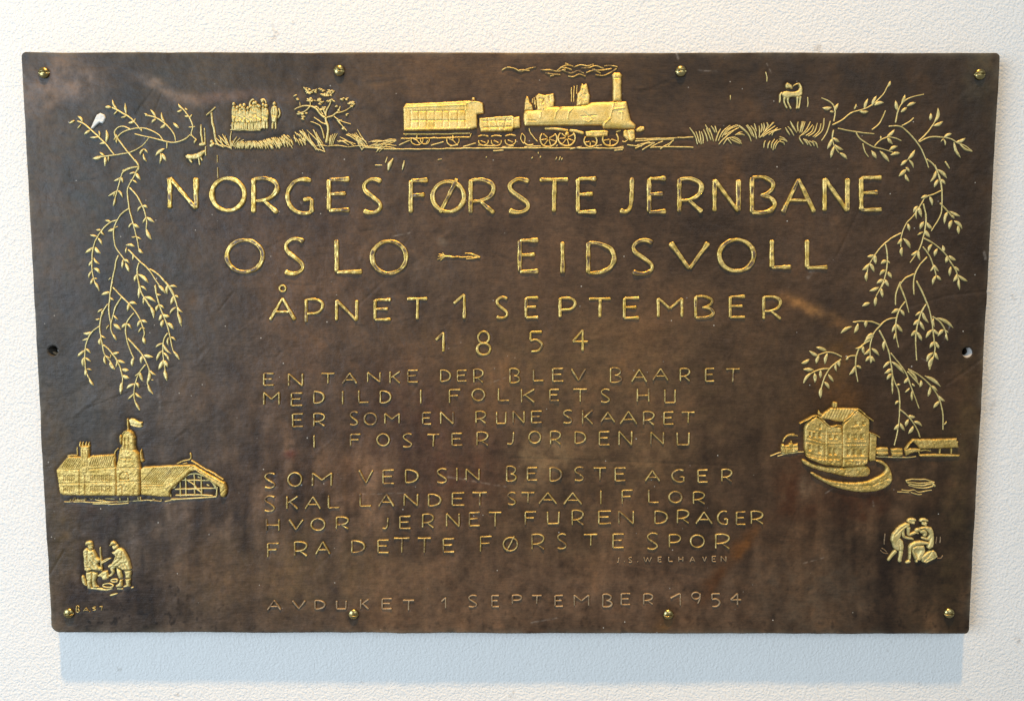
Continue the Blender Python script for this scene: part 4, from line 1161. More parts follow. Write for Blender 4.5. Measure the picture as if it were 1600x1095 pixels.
RD = (Z(1260, 80, 4.706), [
    '190,545,260,510,330,455,400,435,460,410,520,365,570,310,605,240', '200,520,210,440,185,385,110,345', '175,515,150,600,110,660', '230,570,360,595,500,610', '365,600,400,650,490,705,560,720,640,745', '500,700,545,655,600,635,650,640,700,660',
    '480,580,530,540,560,490,582,438', '655,530,670,450,700,390,760,345,865,318', '605,555,690,555,760,610,820,680,860,750,900,860', '700,550,750,525,790,490', '825,665,880,610,930,545,955,490', '830,670,900,635,980,632,1060,645,1110,675,1170,700,1220,740',
    '883,795,930,830,960,880,985,960,995,1030', '415,680,430,740,458,780', '200,580,190,640,205,700,240,750', '1020,812,1055,865'],
    '350,430,365,390 425,430,452,352* 455,445,388,440* 485,405,515,332* 500,400,570,380* 600,265,615,222* 205,445,235,385* 200,450,170,445* 185,415,118,418* 670,440,655,365* 700,390,725,322* 740,405,805,380* 695,450,740,415* 910,510,915,458* 945,525,968,420* 935,550,1005,517* 590,632,648,578* 545,650,545,625* 595,640,635,685* 515,790,478,732* 540,735,610,815* 610,730,672,700* 620,765,690,750* 1010,640,1070,608* 1010,645,988,668 1010,650,1020,695 1100,670,1170,640* 1085,670,1135,785* 1125,680,1220,740 745,800,800,728* 745,800,693,842* 755,800,787,860 735,870,680,922* 730,855,757,890* 727,905,757,960* 955,880,912,962* 960,870,1033,935* 970,945,940,1002* 985,945,1022,980* 190,645,155,720* 195,640,243,670* 205,700,180,785* 210,690,272,727* 245,750,300,795*', 0, 9999)
RE = (Z(1320, 250, 4.979), [
    '700,40,720,90,745,160,755,230,755,370,740,440,670,555', '750,240,690,268,630,290,595,340,560,400,520,450,475,500,440,590,435,680', '740,335,800,400,840,450', '610,340,630,430,625,530,605,620,570,710,505,800', '440,568,360,610,280,680,220,760,180,840,165,940',
    '315,655,330,740,325,850,295,960,240,1060', '615,610,690,650,770,720,820,790,870,880,893,1000', '607,675,660,750,690,830,710,900', '640,755,580,820,545,890,532,970,537,1050', '540,885,470,920,425,975,400,1030', '425,975,460,1060,475,1095', '555,940,600,1020,630,1095'],
    '655,280,592,298* 660,285,680,355* 570,360,533,410* 575,365,598,445* 565,370,558,460 490,495,503,552* 615,480,585,540* 635,485,678,537* 610,560,565,585 625,545,662,602* 445,610,408,655* 455,610,510,687* 445,680,445,750* 800,405,775,498* 815,400,897,440* 835,470,812,540* 850,475,912,537* 880,510,885,577* 830,430,850,460 680,655,650,718* 720,690,697,750* 770,715,760,665* 800,745,783,800* 810,745,865,782* 825,830,815,902* 850,830,890,865* 870,890,843,945* 880,895,955,945* 885,920,893,1010 565,705,515,740* 575,705,585,780* 690,820,665,865 690,815,730,867* 710,900,682,970* 715,900,748,935* 230,738,172,752* 235,738,240,810* 190,805,135,857* 195,805,228,870* 175,870,168,945* 330,785,280,808* 335,785,352,807* 318,855,272,897* 335,870,365,920* 300,930,247,960* 315,930,340,985* 265,990,190,1020* 285,1000,293,1070*', 255, 452)
RF = (Z(1230, 440, 4.2125), [
    '640,0,600,70', '745,0,715,80,712,155', '740,20,775,110,800,205', '830,0,832,85', '850,0,900,100,935,190,955,290,965,380,970,460,935,580', '912,148,880,205,855,290,845,380,852,520', '775,130,740,180,718,250,715,340,733,435',
    '720,238,660,250,610,290,565,350,545,430,548,530', '610,285,560,265,490,260,430,265', '605,320,640,390,670,470,685,560,700,640,735,730,740,840,730,960,705,1078', '545,385,480,430,455,490,450,570,465,660', '455,488,420,488,392,500',
    '680,470,730,530,780,600,810,680,840,760,868,835', '795,575,860,610,930,670,990,750,1020,850,1025,975', '740,840,800,890,850,960,875,1025', '360,495,310,470,260,465,200,485', '355,510,290,560,250,620,225,700,220,760', '285,570,210,580,150,610,105,668',
    '955,230,1000,260,1035,310,1055,385', '790,590,870,680'],
    '585,100,577,162* 545,140,493,163* 735,180,685,208* 745,185,770,225* 710,280,688,332* 720,280,758,332* 710,340,700,380* 880,195,842,225 890,200,930,272* 865,250,828,285* 872,260,903,320* 845,320,815,358* 852,330,885,388* 960,240,970,300 985,238,1093,305* 1030,315,990,360* 1040,320,1060,338 1045,340,1055,388 955,315,912,370* 965,315,1000,350* 965,395,937,437* 975,395,997,440* 960,465,918,525* 975,465,995,513* 965,490,935,580* 425,295,352,340* 460,265,430,265 465,275,440,338* 520,255,515,302* 570,340,515,383* 570,360,505,405* 645,385,635,455* 500,420,448,440 500,425,505,475* 545,440,505,480* 555,440,605,487* 545,490,515,525* 550,490,548,538 555,490,578,525* 445,555,408,612* 455,555,487,573* 400,490,385,515* 260,455,190,432* 205,490,145,455* 210,485,190,540* 265,470,248,543* 145,510,92,538* 175,580,105,577* 160,600,105,668* 180,600,182,665* 218,580,218,635* 320,540,325,590 345,515,345,560* 270,610,305,657* 245,660,277,705* 225,695,220,765* 675,525,630,567* 685,525,770,605* 685,570,640,603* 690,605,655,645* 690,620,692,740 720,680,745,675* 735,785,710,808* 795,630,768,668* 820,670,840,690* 805,700,775,728 820,720,820,785 880,650,870,695* 905,620,1010,690* 940,690,925,755* 950,685,988,720* 995,750,1037,785* 1000,785,962,830* 1030,940,1048,918 735,935,702,973* 745,930,772,980* 800,880,843,890* 800,905,780,953* 835,920,887,950* 830,950,797,1000* 800,585,860,665', 452, 9999)
willow([RD, RE, RF], 'willow_relief')
# a leaf on the left branch is chipped to bare white
mb = MB()
relief(mb, Z(0, 50, 4.978)(703, 756, 712, 738, 722, 710, 738, 675, 752, 648, 780, 631, 800, 640, 813, 648, 819, 672, 808, 700, 797, 713, 775, 703, 752, 722, 728, 748), 1.3, 1.6, 0.8, rough=0.5)
mb.build('paint_chip', M_CHIP, plaque, 'bare white chip on the left willow branch')

# ------------------------------------------------------------------ railway station at the lower left
z = Z(70, 640, 5.333)
st = part_empty('station_relief', plaque, None)
hat = lambda x0, x1, yt, yb, sl, stp: [(a, b, 0.9, 0.55) for x in np.arange(x0, x1, stp) for a, b in sg(z, x, yb, x + sl, yt)]
mb = MB()
gr = hat(120, 300, 400, 480, 50, 17) + hat(385, 570, 378, 465, 30, 17)
gr += [(a, b, 0.9, 0.7) for a, b in sg(z, 110, 490, 300, 495) + sg(z, 380, 490, 590, 475) + sg(z, 120, 610, 580, 600) + sg(z, 300, 490, 300, 700) + sg(z, 345, 540, 345, 700)]
WN = [(x, y, x + 16, y + 42) for x in (172, 205, 240) for y in (545, 632)] + [(x, y, x + 14, y + 40) for x in (395, 425, 455, 485, 520, 550) for y in (545, 635)]
for x, y, X, Y in WN:
    gr += [(a, b, 0.9, 0.55) for a, b in sg(z, x, Y, x, y, X, y, X, Y)]
relief(mb, z(100, 500, 135, 460, 190, 395, 205, 386, 300, 388, 375, 390, 400, 380, 585, 367, 592, 455, 602, 480, 604, 705, 580, 715, 400, 714, 160, 710, 130, 690, 112, 560), 3.2, 3.0, 0.8, gr, rough=0.7)
stroke(mb, z(190, 386, 232, 378, 272, 382), 1.8, 0.9)
stroke(mb, z(273, 310, 274, 385), 1.8, 0.9)
stroke(mb, z(588, 455, 586, 380, 592, 345, 615, 320), 2.0, 1.0)
mb.build('station_building', M_BUILD, st)
mb = MB()
relief(mb, z(300, 300, 380, 298, 376, 380, 374, 480, 362, 530, 310, 530, 306, 400), 3.9, 3.5, 0.8, [(a, b, 0.7, 0.6) for a, b in sg(z, 300, 318, 378, 316) + sg(z, 330, 330, 332, 470) + sg(z, 352, 330, 350, 470)], rough=0.7)
for x in (298, 322, 350, 374):
    stroke(mb, z(x, 308, x - 3, 285, x + 1, 265), [3, 2.4, 1.2], 1.8)
mb.build('turret', M_BUILD, st)
mb = MB()
gr = [(a, b, 0.9, 0.7) for a, b in sg(z, 598, 600, 800, 590) + sg(z, 640, 575, 640, 535, 660, 518, 695, 518, 710, 540, 710, 575, 640, 575) + sg(z, 600, 640, 655, 625, 660, 700) + sg(z, 650, 330, 750, 330) + sg(z, 680, 230, 680, 320)
      + sg(z, 710, 230, 712, 320) + sg(z, 640, 400, 740, 400) + sg(z, 610, 480, 790, 475)]
relief(mb, z(600, 485, 618, 395, 628, 325, 648, 300, 652, 230, 656, 190, 675, 172, 697, 165, 722, 172, 740, 190, 756, 232, 757, 330, 790, 362, 800, 470, 801, 700, 780, 715, 604, 716), 4.4, 3.4, 0.8, gr, rough=1.0)
relief(mb, z(622, 222, 634, 206, 648, 220, 646, 262, 636, 292, 626, 268), 2.4, 2, 0.8, rough=0.8)
relief(mb, z(795, 345, 806, 325, 812, 362, 820, 408, 832, 420, 818, 436, 800, 430), 2.6, 2, 0.8, rough=0.8)
stroke(mb, z(658, 214, 668, 188, 697, 172, 728, 186, 746, 226), 2.2, 4.8)
stroke(mb, z(690, 72, 692, 120, 695, 170), 2.4, 1.5)
mb.build('tower', M_BUILD, st)
mb = MB()
relief(mb, z(702, 82, 720, 74, 742, 75, 765, 88, 785, 100, 815, 102, 810, 122, 816, 142, 792, 150, 768, 144, 735, 140, 712, 126), 1.8, 1.6, 0.8, [(a, b, 0.7, 0.8) for a, b in sg(z, 712, 118, 745, 118, 775, 132, 805, 135)], rough=0.5)
mb.build('flag', M_PALE, st)
mb = MB()
gr = hat(812, 1010, 485, 605, 105, 18) + hat(1010, 1150, 478, 560, 70, 18) + [(a, b, 1.0, 0.7) for a, b in sg(z, 806, 622, 985, 618) + sg(z, 815, 640, 980, 640)]
relief(mb, z(800, 490, 832, 472, 1000, 464, 1120, 458, 1238, 454, 1200, 500, 1110, 580, 1050, 642, 1048, 722, 960, 722, 808, 706), 3.0, 2.6, 0.8, gr, rough=0.6)
relief(mb, z(1200, 480, 1240, 453, 1262, 462, 1290, 482, 1400, 545, 1506, 604, 1518, 650, 1522, 692, 1500, 728, 1466, 716, 1460, 640, 1420, 618, 1340, 560, 1262, 505, 1222, 510, 1140, 585, 1062, 656, 1040, 690, 1015, 660, 992, 645, 1090, 570), 4.0, 2.4, 0.8,
       [(a, b, 0.8, 0.6) for a, b in sg(z, 1245, 475, 1490, 620) + sg(z, 1470, 690, 1515, 650)], rough=0.7)
for p, w in (((1100, 450, 1160, 425, 1215, 405, 1212, 358), 2.2), ((1220, 420, 1300, 470, 1400, 525, 1492, 580), 2.2), ((1190, 440, 1150, 448), 1.5)):
    stroke(mb, z(*p), w, 1.1)
mb.build('train_shed', M_BUILD, st)
mb = MB()
for p in ((1075, 655, 1110, 605, 1170, 558, 1240, 530, 1310, 545, 1380, 590, 1430, 650), (1130, 600, 1134, 722), (1176, 565, 1180, 722), (1245, 535, 1250, 700), (1306, 550, 1308, 718), (1140, 587, 1260, 586, 1385, 588),
          (1085, 660, 1250, 657, 1430, 650), (1090, 712, 1250, 708, 1400, 715), (1440, 640, 1432, 722), (1190, 590, 1240, 620, 1270, 660), (1380, 590, 1425, 635, 1420, 660), (1050, 745, 1180, 740, 1435, 722), (1255, 655, 1300, 680, 1310, 700),
          (1050, 700, 1052, 725), (1275, 555, 1295, 570), (1350, 620, 1375, 630), (1060, 655, 1090, 640)):
    stroke(mb, z(*p), 2.0, 1.0, wear=0.2)
mb.build('glazed_gable', M_PALE, st)
mb = MB()
for p in ((160, 765, 300, 766, 400, 772, 560, 768), (400, 780, 600, 784, 700, 775), (420, 745, 540, 765, 700, 762), (700, 765, 850, 752, 975, 762), (628, 732, 628, 755), (695, 728, 697, 755), (778, 725, 782, 752), (798, 725, 800, 752), (905, 735, 902, 762),
          (972, 740, 975, 765), (1000, 765, 1100, 745), (250, 750, 340, 752), (880, 760, 920, 742), (500, 738, 590, 742)):
    stroke(mb, z(*p), 1.5, 0.8, wear=0.5)
for i in range(28):
    x, y = random.uniform(190, 520), random.uniform(730, 765)
    stroke(mb, z(x, y, x + random.uniform(-8, 8), y + random.uniform(6, 14)), 1.2, 0.7, wear=0.6)
mb.build('forecourt', M_PALE, st)

# ------------------------------------------------------------------ navvies at the lower left
z = Z(60, 820, 6.085)
wk = part_empty('workmen_relief', plaque, None)
mb = MB()
relief(mb, z(444, 178, 452, 158, 482, 145, 508, 152, 519, 172, 516, 188, 480, 186, 450, 192), 3.0, 2.4, 0.8, [(a, b, 0.8, 0.6) for a, b in sg(z, 448, 180, 518, 176)], rough=0.4)
relief(mb, z(470, 188, 518, 184, 523, 205, 518, 226, 498, 236, 476, 222), 2.6, 1.8, 0.8, [(a, b, 0.9, 0.5) for a, b in sg(z, 492, 200, 520, 202) + sg(z, 500, 220, 518, 220)], rough=0.5)
gr = [(a, b, 1.2, 0.7) for a, b in sg(z, 478, 245, 470, 300, 480, 370, 500, 410) + sg(z, 440, 400, 500, 405) + sg(z, 520, 260, 535, 320, 560, 345) + sg(z, 500, 330, 540, 400) + sg(z, 455, 350, 480, 400)]
relief(mb, z(428, 250, 440, 228, 462, 214, 490, 236, 528, 234, 545, 262, 560, 300, 592, 328, 582, 352, 562, 362, 580, 395, 612, 402, 600, 430, 560, 430, 510, 422, 470, 442, 440, 425, 434, 330), 3.6, 3.0, 0.8, gr, rough=1.1)
relief(mb, z(455, 445, 512, 440, 512, 500, 502, 545, 505, 602, 470, 602, 464, 530, 455, 490), 3.0, 2.6, 0.8, [(a, b, 0.9, 0.6) for a, b in sg(z, 460, 525, 505, 522)], rough=0.8)
relief(mb, z(515, 438, 566, 450, 560, 490, 542, 525, 552, 568, 575, 586, 520, 592, 510, 530), 3.0, 2.6, 0.8, rough=0.8)
mb.build('workman', M_PALE, wk)
mb = MB()
relief(mb, z(668, 196, 682, 186, 692, 156, 714, 146, 736, 160, 748, 182, 720, 180, 690, 200), 3.0, 2.2, 0.8, rough=0.4)
relief(mb, z(705, 196, 752, 184, 762, 206, 742, 222, 718, 232, 706, 214), 2.6, 1.8, 0.8, [(a, b, 0.9, 0.5) for a, b in sg(z, 712, 205, 735, 200)], rough=0.5)
gr = [(a, b, 1.2, 0.7) for a, b in sg(z, 805, 250, 800, 310, 760, 350, 725, 372) + sg(z, 760, 270, 745, 320, 715, 350) + sg(z, 780, 370, 800, 420) + sg(z, 805, 370, 830, 420) + sg(z, 830, 365, 862, 415) + sg(z, 755, 395, 800, 360, 850, 350)]
relief(mb, z(698, 258, 722, 246, 758, 214, 785, 216, 815, 236, 845, 285, 866, 330, 886, 412, 868, 426, 800, 424, 752, 390, 705, 398, 690, 380, 712, 340, 735, 290), 3.8, 3.0, 0.8, gr, rough=1.0)
relief(mb, z(742, 398, 790, 430, 802, 500, 768, 508, 752, 460), 2.8, 2.4, 0.8, rough=0.8)
relief(mb, z(775, 515, 802, 515, 800, 560, 798, 584, 742, 588, 732, 572, 766, 552), 3.0, 2.2, 0.8, rough=0.6)
relief(mb, z(820, 430, 886, 430, 880, 500, 832, 502), 2.8, 2.4, 0.8, rough=0.8)
relief(mb, z(828, 510, 880, 504, 870, 550, 872, 582, 812, 590, 808, 578, 838, 562), 3.0, 2.2, 0.8, rough=0.6)
stroke(mb, z(665, 400, 690, 385, 725, 392, 700, 412, 712, 445, 688, 478, 662, 482), [4, 5, 4, 3], 1.8)
mb.build('workman', M_PALE, wk)
mb = MB()
stroke(mb, z(590, 207, 596, 320, 604, 435), 1.9, 1.5)
stroke(mb, z(600, 362, 640, 342, 692, 314), [3.0, 2.2, 1.6], 1.6)
stroke(mb, z(600, 350, 640, 328, 680, 312), [2.4, 1.6, 1.2], 1.3)
relief(mb, z(410, 485, 420, 474, 436, 490, 452, 545, 462, 582, 434, 566, 414, 530), 2.2, 1.8, 0.8, rough=0.9)
relief(mb, z(556, 482, 590, 456, 622, 434, 656, 432, 664, 480, 672, 500, 650, 515, 616, 520, 602, 492), 2.6, 2.0, 0.8, rough=1.0)
stroke(mb, z(*ell(662, 574, 48, 18, 12).ravel()), 2.0, 1.1, closed=True)
stroke(mb, z(*ell(720, 527, 30, 13, 12).ravel()), 2.0, 1.1, closed=True)
stroke(mb, z(478, 602, 560, 606, 640, 616, 705, 606), [2, 3.5, 2], 1.0)
stroke(mb, z(745, 604, 805, 606), 2.2, 1.0)
stroke(mb, z(880, 598, 904, 588), 2.0, 0.9)
stroke(mb, z(678, 668, 715, 660, 752, 648), [2, 2.6, 1.6], 0.9)
mb.build('tools_and_ground', M_PALE, wk)

# ------------------------------------------------------------------ house by the water at the lower right
z = Z(1190, 610, 4.848)
hs = part_empty('house_relief', plaque, None)
mb = MB()


def win(zz, L):
    return [(*zz(a, b)[0], *zz(c, d)[0]) for a, b, c, d in L]


pits = win(z, [(424, 318, 446, 352), (424, 415, 446, 470), (352, 308, 366, 345), (384, 318, 402, 350), (505, 330, 530, 362), (545, 335, 566, 362), (430, 250, 446, 286), (502, 435, 522, 482), (540, 435, 560, 482), (350, 408, 366, 450)])
gr = [(a, b, 1.0, 0.7) for a, b in sg(z, 340, 290, 470, 320) + sg(z, 340, 350, 470, 392) + sg(z, 485, 318, 595, 316) + sg(z, 490, 405, 600, 405) + sg(z, 478, 290, 474, 560) + sg(z, 335, 470, 470, 500) + sg(z, 330, 385, 470, 408)]
rd = [(a, b, 0.9, 1.0) for a, b in sg(z, 484, 290, 484, 555) + sg(z, 490, 395, 600, 395) + sg(z, 340, 368, 470, 398)]
relief(mb, z(320, 290, 332, 250, 372, 218, 410, 195, 450, 218, 505, 268, 602, 270, 612, 400, 606, 566, 588, 572, 470, 562, 395, 530, 340, 500, 320, 440), 4.4, 3.0, 0.8, gr, pits, rd, rough=0.9)
pits = win(z, [(640, 328, 660, 362), (690, 328, 712, 364), (740, 326, 763, 360), (638, 444, 660, 486), (682, 444, 706, 486), (737, 444, 761, 486), (698, 230, 722, 256), (752, 234, 776, 256)])
gr = [(a, b, 1.6, 1.3) for a, b in sg(z, 680, 285, 740, 283)] + [(a, b, 0.7, 0.7) for x in range(632, 780, 17) for a, b in sg(z, x, 388, x + 10, 408)]
rd = [(a, b, 1.1, 0.8) for a, b in sg(z, 625, 385, 780, 383) + sg(z, 625, 412, 780, 410) + sg(z, 672, 272, 742, 270) + sg(z, 610, 500, 800, 495)]
relief(mb, z(604, 272, 612, 250, 665, 196, 720, 140, 765, 178, 812, 215, 812, 300, 811, 400, 802, 540, 770, 568, 605, 576), 4.8, 3.0, 0.8, gr, pits, rd, rough=0.9)
relief(mb, z(812, 318, 845, 328, 870, 342, 868, 430, 858, 530, 818, 534, 808, 520), 3.4, 2.4, 0.8, rough=0.7)
mb.build('wall', M_BUILD, hs)
mb = MB()
relief(mb, z(430, 212, 452, 184, 490, 152, 522, 131, 620, 131, 726, 133, 670, 184, 618, 236, 560, 236, 515, 220), 3.6, 2.4, 0.8, [(a, b, 0.5, 0.6) for x in range(470, 690, 22) for a, b in sg(z, x, 205, x + 30, 140)], rough=0.6)
for p, w in (((283, 250, 345, 215, 412, 188, 455, 216, 512, 268, 560, 262, 602, 266), 2.2), ((612, 236, 665, 188, 722, 138, 780, 182, 842, 230), 2.4), ((808, 316, 850, 330, 892, 354), 2.0)):
    stroke(mb, z(*p), w, 4.6 if p[0] != 808 else 3.8)
mb.build('roof', M_BUILD, hs)
mb = MB()
relief(mb, z(534, 128, 536, 92, 545, 84, 572, 88, 571, 128), 3.0, 1.8, 0.8, [(a, b, 1.0, 0.6) for a, b in sg(z, 552, 92, 551, 126)], rough=0.4)
relief(mb, z(424, 168, 434, 148, 444, 164, 462, 178, 452, 192, 430, 186), 2.2, 1.8, 0.8, rough=0.8)
mb.build('chimney', M_BUILD, hs)
mb = MB()
relief(mb, z(330, 488, 370, 492, 460, 510, 560, 510, 592, 516, 590, 562, 540, 566, 450, 556, 360, 520), 5.6, 2.6, 0.8, rough=2.2)
relief(mb, z(612, 522, 660, 512, 740, 514, 796, 516, 794, 552, 740, 566, 660, 570, 614, 566), 5.8, 2.6, 0.8, rough=2.2)
mb.build('hedge', M_BUILD, hs)
mb = MB()
relief(mb, z(306, 518, 330, 524, 400, 556, 480, 574, 590, 582, 700, 574, 785, 568, 818, 596, 806, 640, 740, 652, 640, 650, 560, 632, 450, 606, 360, 576, 310, 545), 3.6, 4.0, 0.8, rough=1.6, smooth=True)
relief(mb, z(368, 622, 390, 618, 470, 662, 560, 684, 660, 694, 780, 686, 880, 648, 928, 612, 930, 570, 860, 532, 876, 524, 920, 534, 964, 580, 986, 640, 982, 690, 930, 736, 850, 762, 760, 768, 640, 752, 540, 724, 450, 680, 400, 650), 3.4, 3.2, 0.8,
       [(a, b, 0.8, 0.7) for a, b in sg(z, 540, 705, 700, 722, 830, 715, 960, 660)], rough=1.3, smooth=True)
mb.build('quay', M_BUILD, hs)
mb = MB()
relief(mb, z(144, 436, 150, 408, 165, 402, 178, 416, 200, 412, 206, 396, 232, 394, 240, 408, 258, 402, 276, 398, 276, 455, 240, 470, 180, 478, 150, 462), 2.6, 2.0, 0.8, [(a, b, 1.2, 0.7) for a, b in sg(z, 155, 432, 270, 430) + sg(z, 178, 418, 182, 470) + sg(z, 236, 410, 232, 465)], rough=1.4)
for p in ((164, 390, 172, 362, 200, 344, 235, 338, 276, 342), (180, 352, 210, 336, 250, 332), (222, 400, 226, 380)):
    stroke(mb, z(*p), 2.0, 1.0, wear=0.3)
relief(mb, z(864, 436, 900, 428, 956, 430, 961, 482, 930, 490, 884, 490, 864, 478), 2.8, 2.0, 0.8, [(a, b, 1.4, 0.8) for a, b in sg(z, 870, 462, 955, 460)], rough=0.9)
relief(mb, z(977, 442, 1020, 434, 1066, 436, 1068, 490, 1030, 498, 988, 494), 2.8, 2.0, 0.8, [(a, b, 1.4, 0.8) for a, b in sg(z, 985, 466, 1060, 464)], rough=0.9)
relief(mb, z(1080, 442, 1130, 436, 1202, 438, 1206, 462, 1150, 466, 1092, 492), 2.6, 2.0, 0.8, rough=0.9)
mb.build('train', M_BUILD, hs)
mb = MB()
for p in ((65, 496, 110, 478, 150, 468), (120, 498, 200, 476, 320, 463), (868, 500, 1000, 506, 1080, 506, 1172, 500), (150, 470, 200, 480)):
    stroke(mb, z(*p), 1.6, 0.9)
mb.build('railway_track', M_PALE, hs)
mb = MB()
relief(mb, z(1082, 440, 1110, 400, 1140, 366, 1300, 366, 1480, 360, 1474, 375, 1490, 384, 1482, 400, 1492, 432, 1350, 436, 1200, 440, 1175, 410, 1145, 388, 1120, 410, 1100, 442), 3.4, 2.6, 0.8,
       [(a, b, 0.6, 0.6) for x in range(1170, 1480, 40) for a, b in sg(z, x + 18, 428, x, 375)], rough=0.9)
relief(mb, z(1192, 482, 1300, 478, 1420, 482, 1504, 486, 1490, 500, 1340, 502, 1198, 500), 2.6, 1.8, 0.8, rough=0.8)
for p in ((1352, 438, 1350, 480), (1437, 436, 1438, 480), (1200, 455, 1240, 452, 1285, 456), (1185, 440, 1195, 480)):
    stroke(mb, z(*p), 2.2, 1.2)
mb.build('platform_canopy', M_BUILD, hs)
mb = MB()
for p, w in (((1092, 680, 1115, 704, 1190, 718, 1270, 710, 1310, 690), 2.4), ((1092, 680, 1160, 672, 1250, 676, 1300, 692), 1.7), ((1110, 690, 1180, 700, 1260, 698, 1298, 690), 1.5), ((1112, 718, 1190, 736, 1260, 734, 1300, 722), 1.7), ((1296, 708, 1318, 724), 4.0)):
    stroke(mb, z(*p), w, 1.1)
mb.build('rowing_boat', M_PALE, hs)
mb = MB()
for p in ((1028, 766, 1080, 770, 1120, 772), (1060, 752, 1110, 758, 1150, 752, 1190, 768, 1240, 760, 1290, 752), (1130, 772, 1180, 786, 1215, 784)):
    stroke(mb, z(*p), 1.4, 0.8, wear=0.3)
mb.build('ripples', M_PALE, hs)

# ------------------------------------------------------------------ the couple with a child at the lower right
z = Z(1350, 790, 9.953)
cp = part_empty('couple_relief', plaque, None)
mb = MB()
relief(mb, z(660, 240, 680, 205, 715, 190, 760, 186, 805, 202, 810, 228, 790, 240, 796, 262, 770, 288, 740, 282, 700, 268), 2.8, 2.4, 0.7, [(a, b, 0.9, 0.6) for a, b in sg(z, 690, 215, 730, 240, 780, 240)], rough=0.8)
relief(mb, z(418, 480, 440, 425, 500, 350, 560, 300, 640, 258, 705, 266, 712, 300, 690, 330, 620, 350, 580, 420, 556, 490, 520, 540, 450, 600, 416, 540), 3.4, 3.0, 0.7, [(a, b, 0.8, 0.8) for a, b in sg(z, 470, 450, 560, 360, 640, 300)], rough=0.6)
relief(mb, z(430, 560, 470, 500, 560, 500, 602, 540, 612, 630, 606, 692, 545, 692, 510, 690, 450, 650), 3.2, 2.6, 0.7, [(a, b, 0.9, 0.7) for a, b in sg(z, 535, 540, 550, 690)], rough=0.6)
for p, w in (((612, 330, 605, 410, 622, 480, 690, 500, 740, 505, 775, 522), [5, 4.4, 4, 3]), ((690, 320, 688, 390, 700, 445, 760, 430, 800, 400), [5.5, 4.6, 4, 3]), ((500, 690, 450, 745, 405, 800, 366, 850), [6, 5.5, 4.5, 4]),
             ((578, 690, 570, 760, 555, 820, 558, 872), [6, 5.5, 4.5, 5.5])):
    stroke(mb, z(*p), w, 2.0)
mb.build('standing_figure', M_PALE, cp)
mb = MB()
relief(mb, z(858, 235, 866, 205, 900, 188, 950, 188, 1000, 215, 1002, 245, 960, 242, 920, 230, 880, 245), 2.8, 2.0, 0.7, rough=0.8)
relief(mb, z(900, 248, 960, 244, 985, 260, 972, 295, 985, 320, 955, 320, 925, 300, 898, 290), 2.5, 2.0, 0.7, [(a, b, 0.9, 0.6) for a, b in sg(z, 905, 268, 940, 265)], rough=0.5)
relief(mb, z(850, 345, 900, 325, 980, 318, 1045, 330, 1075, 380, 1084, 470, 1086, 560, 1072, 640, 1010, 672, 975, 640, 1000, 580, 1030, 500, 1010, 420, 940, 350, 880, 362), 3.4, 3.0, 0.7, rough=0.7)
relief(mb, z(688, 640, 710, 590, 780, 550, 870, 538, 1000, 560, 1010, 600, 900, 600, 800, 610, 740, 650, 728, 740, 722, 830, 690, 840, 690, 740), 3.4, 3.0, 0.7, rough=0.5)
relief(mb, z(745, 640, 830, 610, 930, 610, 950, 690, 910, 780, 870, 850, 800, 845, 830, 790, 880, 690, 800, 660, 770, 700, 830, 800, 790, 830, 745, 720), 2.8, 2.0, 0.7, rough=0.9)
relief(mb, z(870, 800, 930, 750, 1000, 700, 1080, 688, 1120, 720, 1145, 790, 1090, 830, 1020, 860, 960, 886, 900, 868), 2.8, 2.2, 0.7, [(a, b, 0.9, 0.7) for a, b in sg(z, 920, 850, 1000, 780, 1040, 720) + sg(z, 960, 860, 1060, 800) + sg(z, 1070, 720, 1110, 800)], rough=1.2)
for p, w in (((1020, 350, 1040, 430, 1000, 510, 940, 505, 890, 488), [5, 4.6, 4, 3]), ((640, 882, 672, 868, 720, 846), [3, 5, 4]), ((800, 875, 825, 840), [3, 4])):
    stroke(mb, z(*p), w, 2.0)
mb.build('seated_figure', M_PALE, cp)
mb = MB()
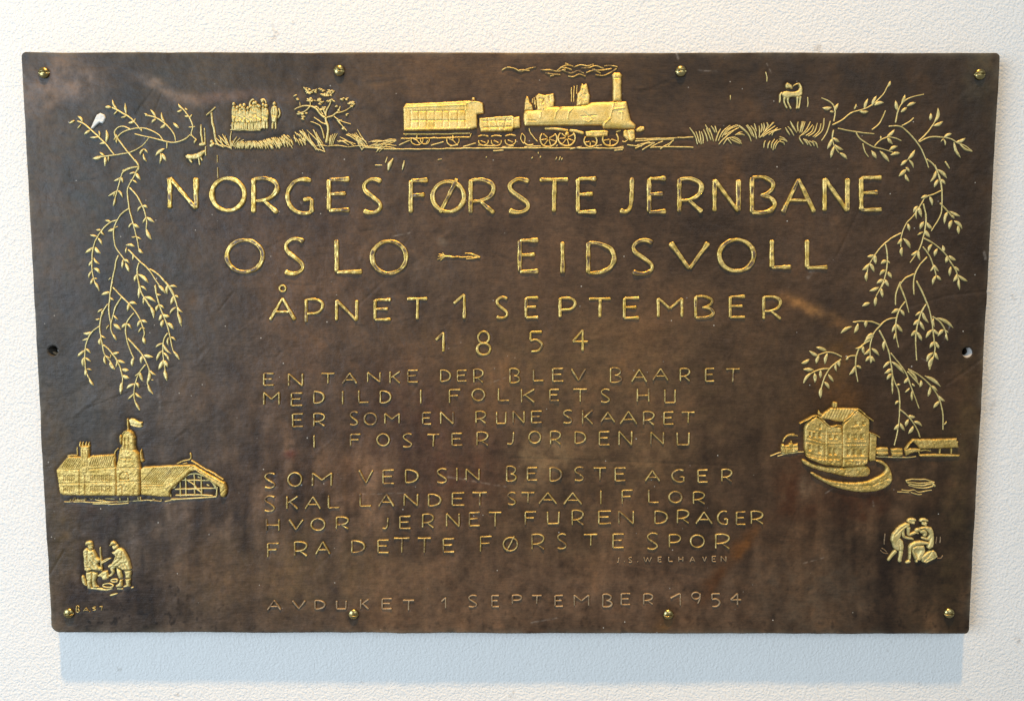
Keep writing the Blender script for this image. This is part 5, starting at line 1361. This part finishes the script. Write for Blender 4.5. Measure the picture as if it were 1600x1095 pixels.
for p, w in (((795, 400, 815, 375, 850, 370, 880, 392), [4, 5.5, 5, 4]), ((870, 410, 910, 396, 945, 400, 960, 440, 925, 470), [4, 5.5, 5, 4]), ((760, 440, 800, 415, 850, 425), [2.5, 3, 3]), ((880, 350, 920, 345, 965, 362), 3.0)):
    stroke(mb, z(*p), w, 2.0)
mb.build('child', M_PALE, cp)
mb = MB()
for p in ((262, 690, 310, 730, 380, 745), (1132, 480, 1128, 530, 1120, 590), (1145, 815, 1200, 815, 1228, 770), (330, 430, 322, 520, 315, 600), (275, 660, 330, 690, 360, 720), (1190, 480, 1185, 580)):
    stroke(mb, z(*p), 1.5, 0.7, wear=0.7)
mb.build('ground_lines', M_FAINT, cp)

# ------------------------------------------------------------------ screws
def screw(px, py, turn):
    c = plane((px, py))[0]
    r, hgt, sw, sd = 0.0068, 0.0042, 0.00085, 0.0024
    mb = MB()
    ring = list(np.linspace(0, 0.9, 19)) + [.94, .97, .99, 1.0]
    k = 120
    V = []
    for q in ring:
        for i in range(k):
            a = 2 * math.pi * i / k
            x, zz = math.cos(a) * q, math.sin(a) * q
            h = hgt * math.sqrt(max(0, 1 - 0.93 * q * q)) + 0.0002
            u = abs(-x * math.sin(turn) + zz * math.cos(turn)) * r
            if u < sw * 1.25:
                h -= sd * (1 if u < sw else (1 - (u - sw) / (0.25 * sw)))
            V.append((c[0] + x * r, -max(h, 0.0004) - 0.0004, c[1] + zz * r))
    for i in range(k):
        a = 2 * math.pi * i / k
        V.append((c[0] + math.cos(a) * r, 0.0015, c[1] + math.sin(a) * r))
    F = []
    for j in range(len(ring)):
        for i in range(k):
            F.append((j * k + i, (j + 1) * k + i, (j + 1) * k + (i + 1) % k, j * k + (i + 1) % k))
    mb.add(V, F, np.zeros(len(V)))
    o = mb.build('screw', M_SCREW, plaque)
    return o


for x, y, t in ((69, 114.5, 4), (530, 111, -8), (1063.5, 112, 3), (1530.5, 117, -2), (108, 957, 0), (552.5, 958.5, -3), (1044, 959, 2), (1482.5, 957, 3)):
    screw(x, y, math.radians(t))

# ------------------------------------------------------------------ the bronze plate itself, sunk a little round all raised work
build_plate()
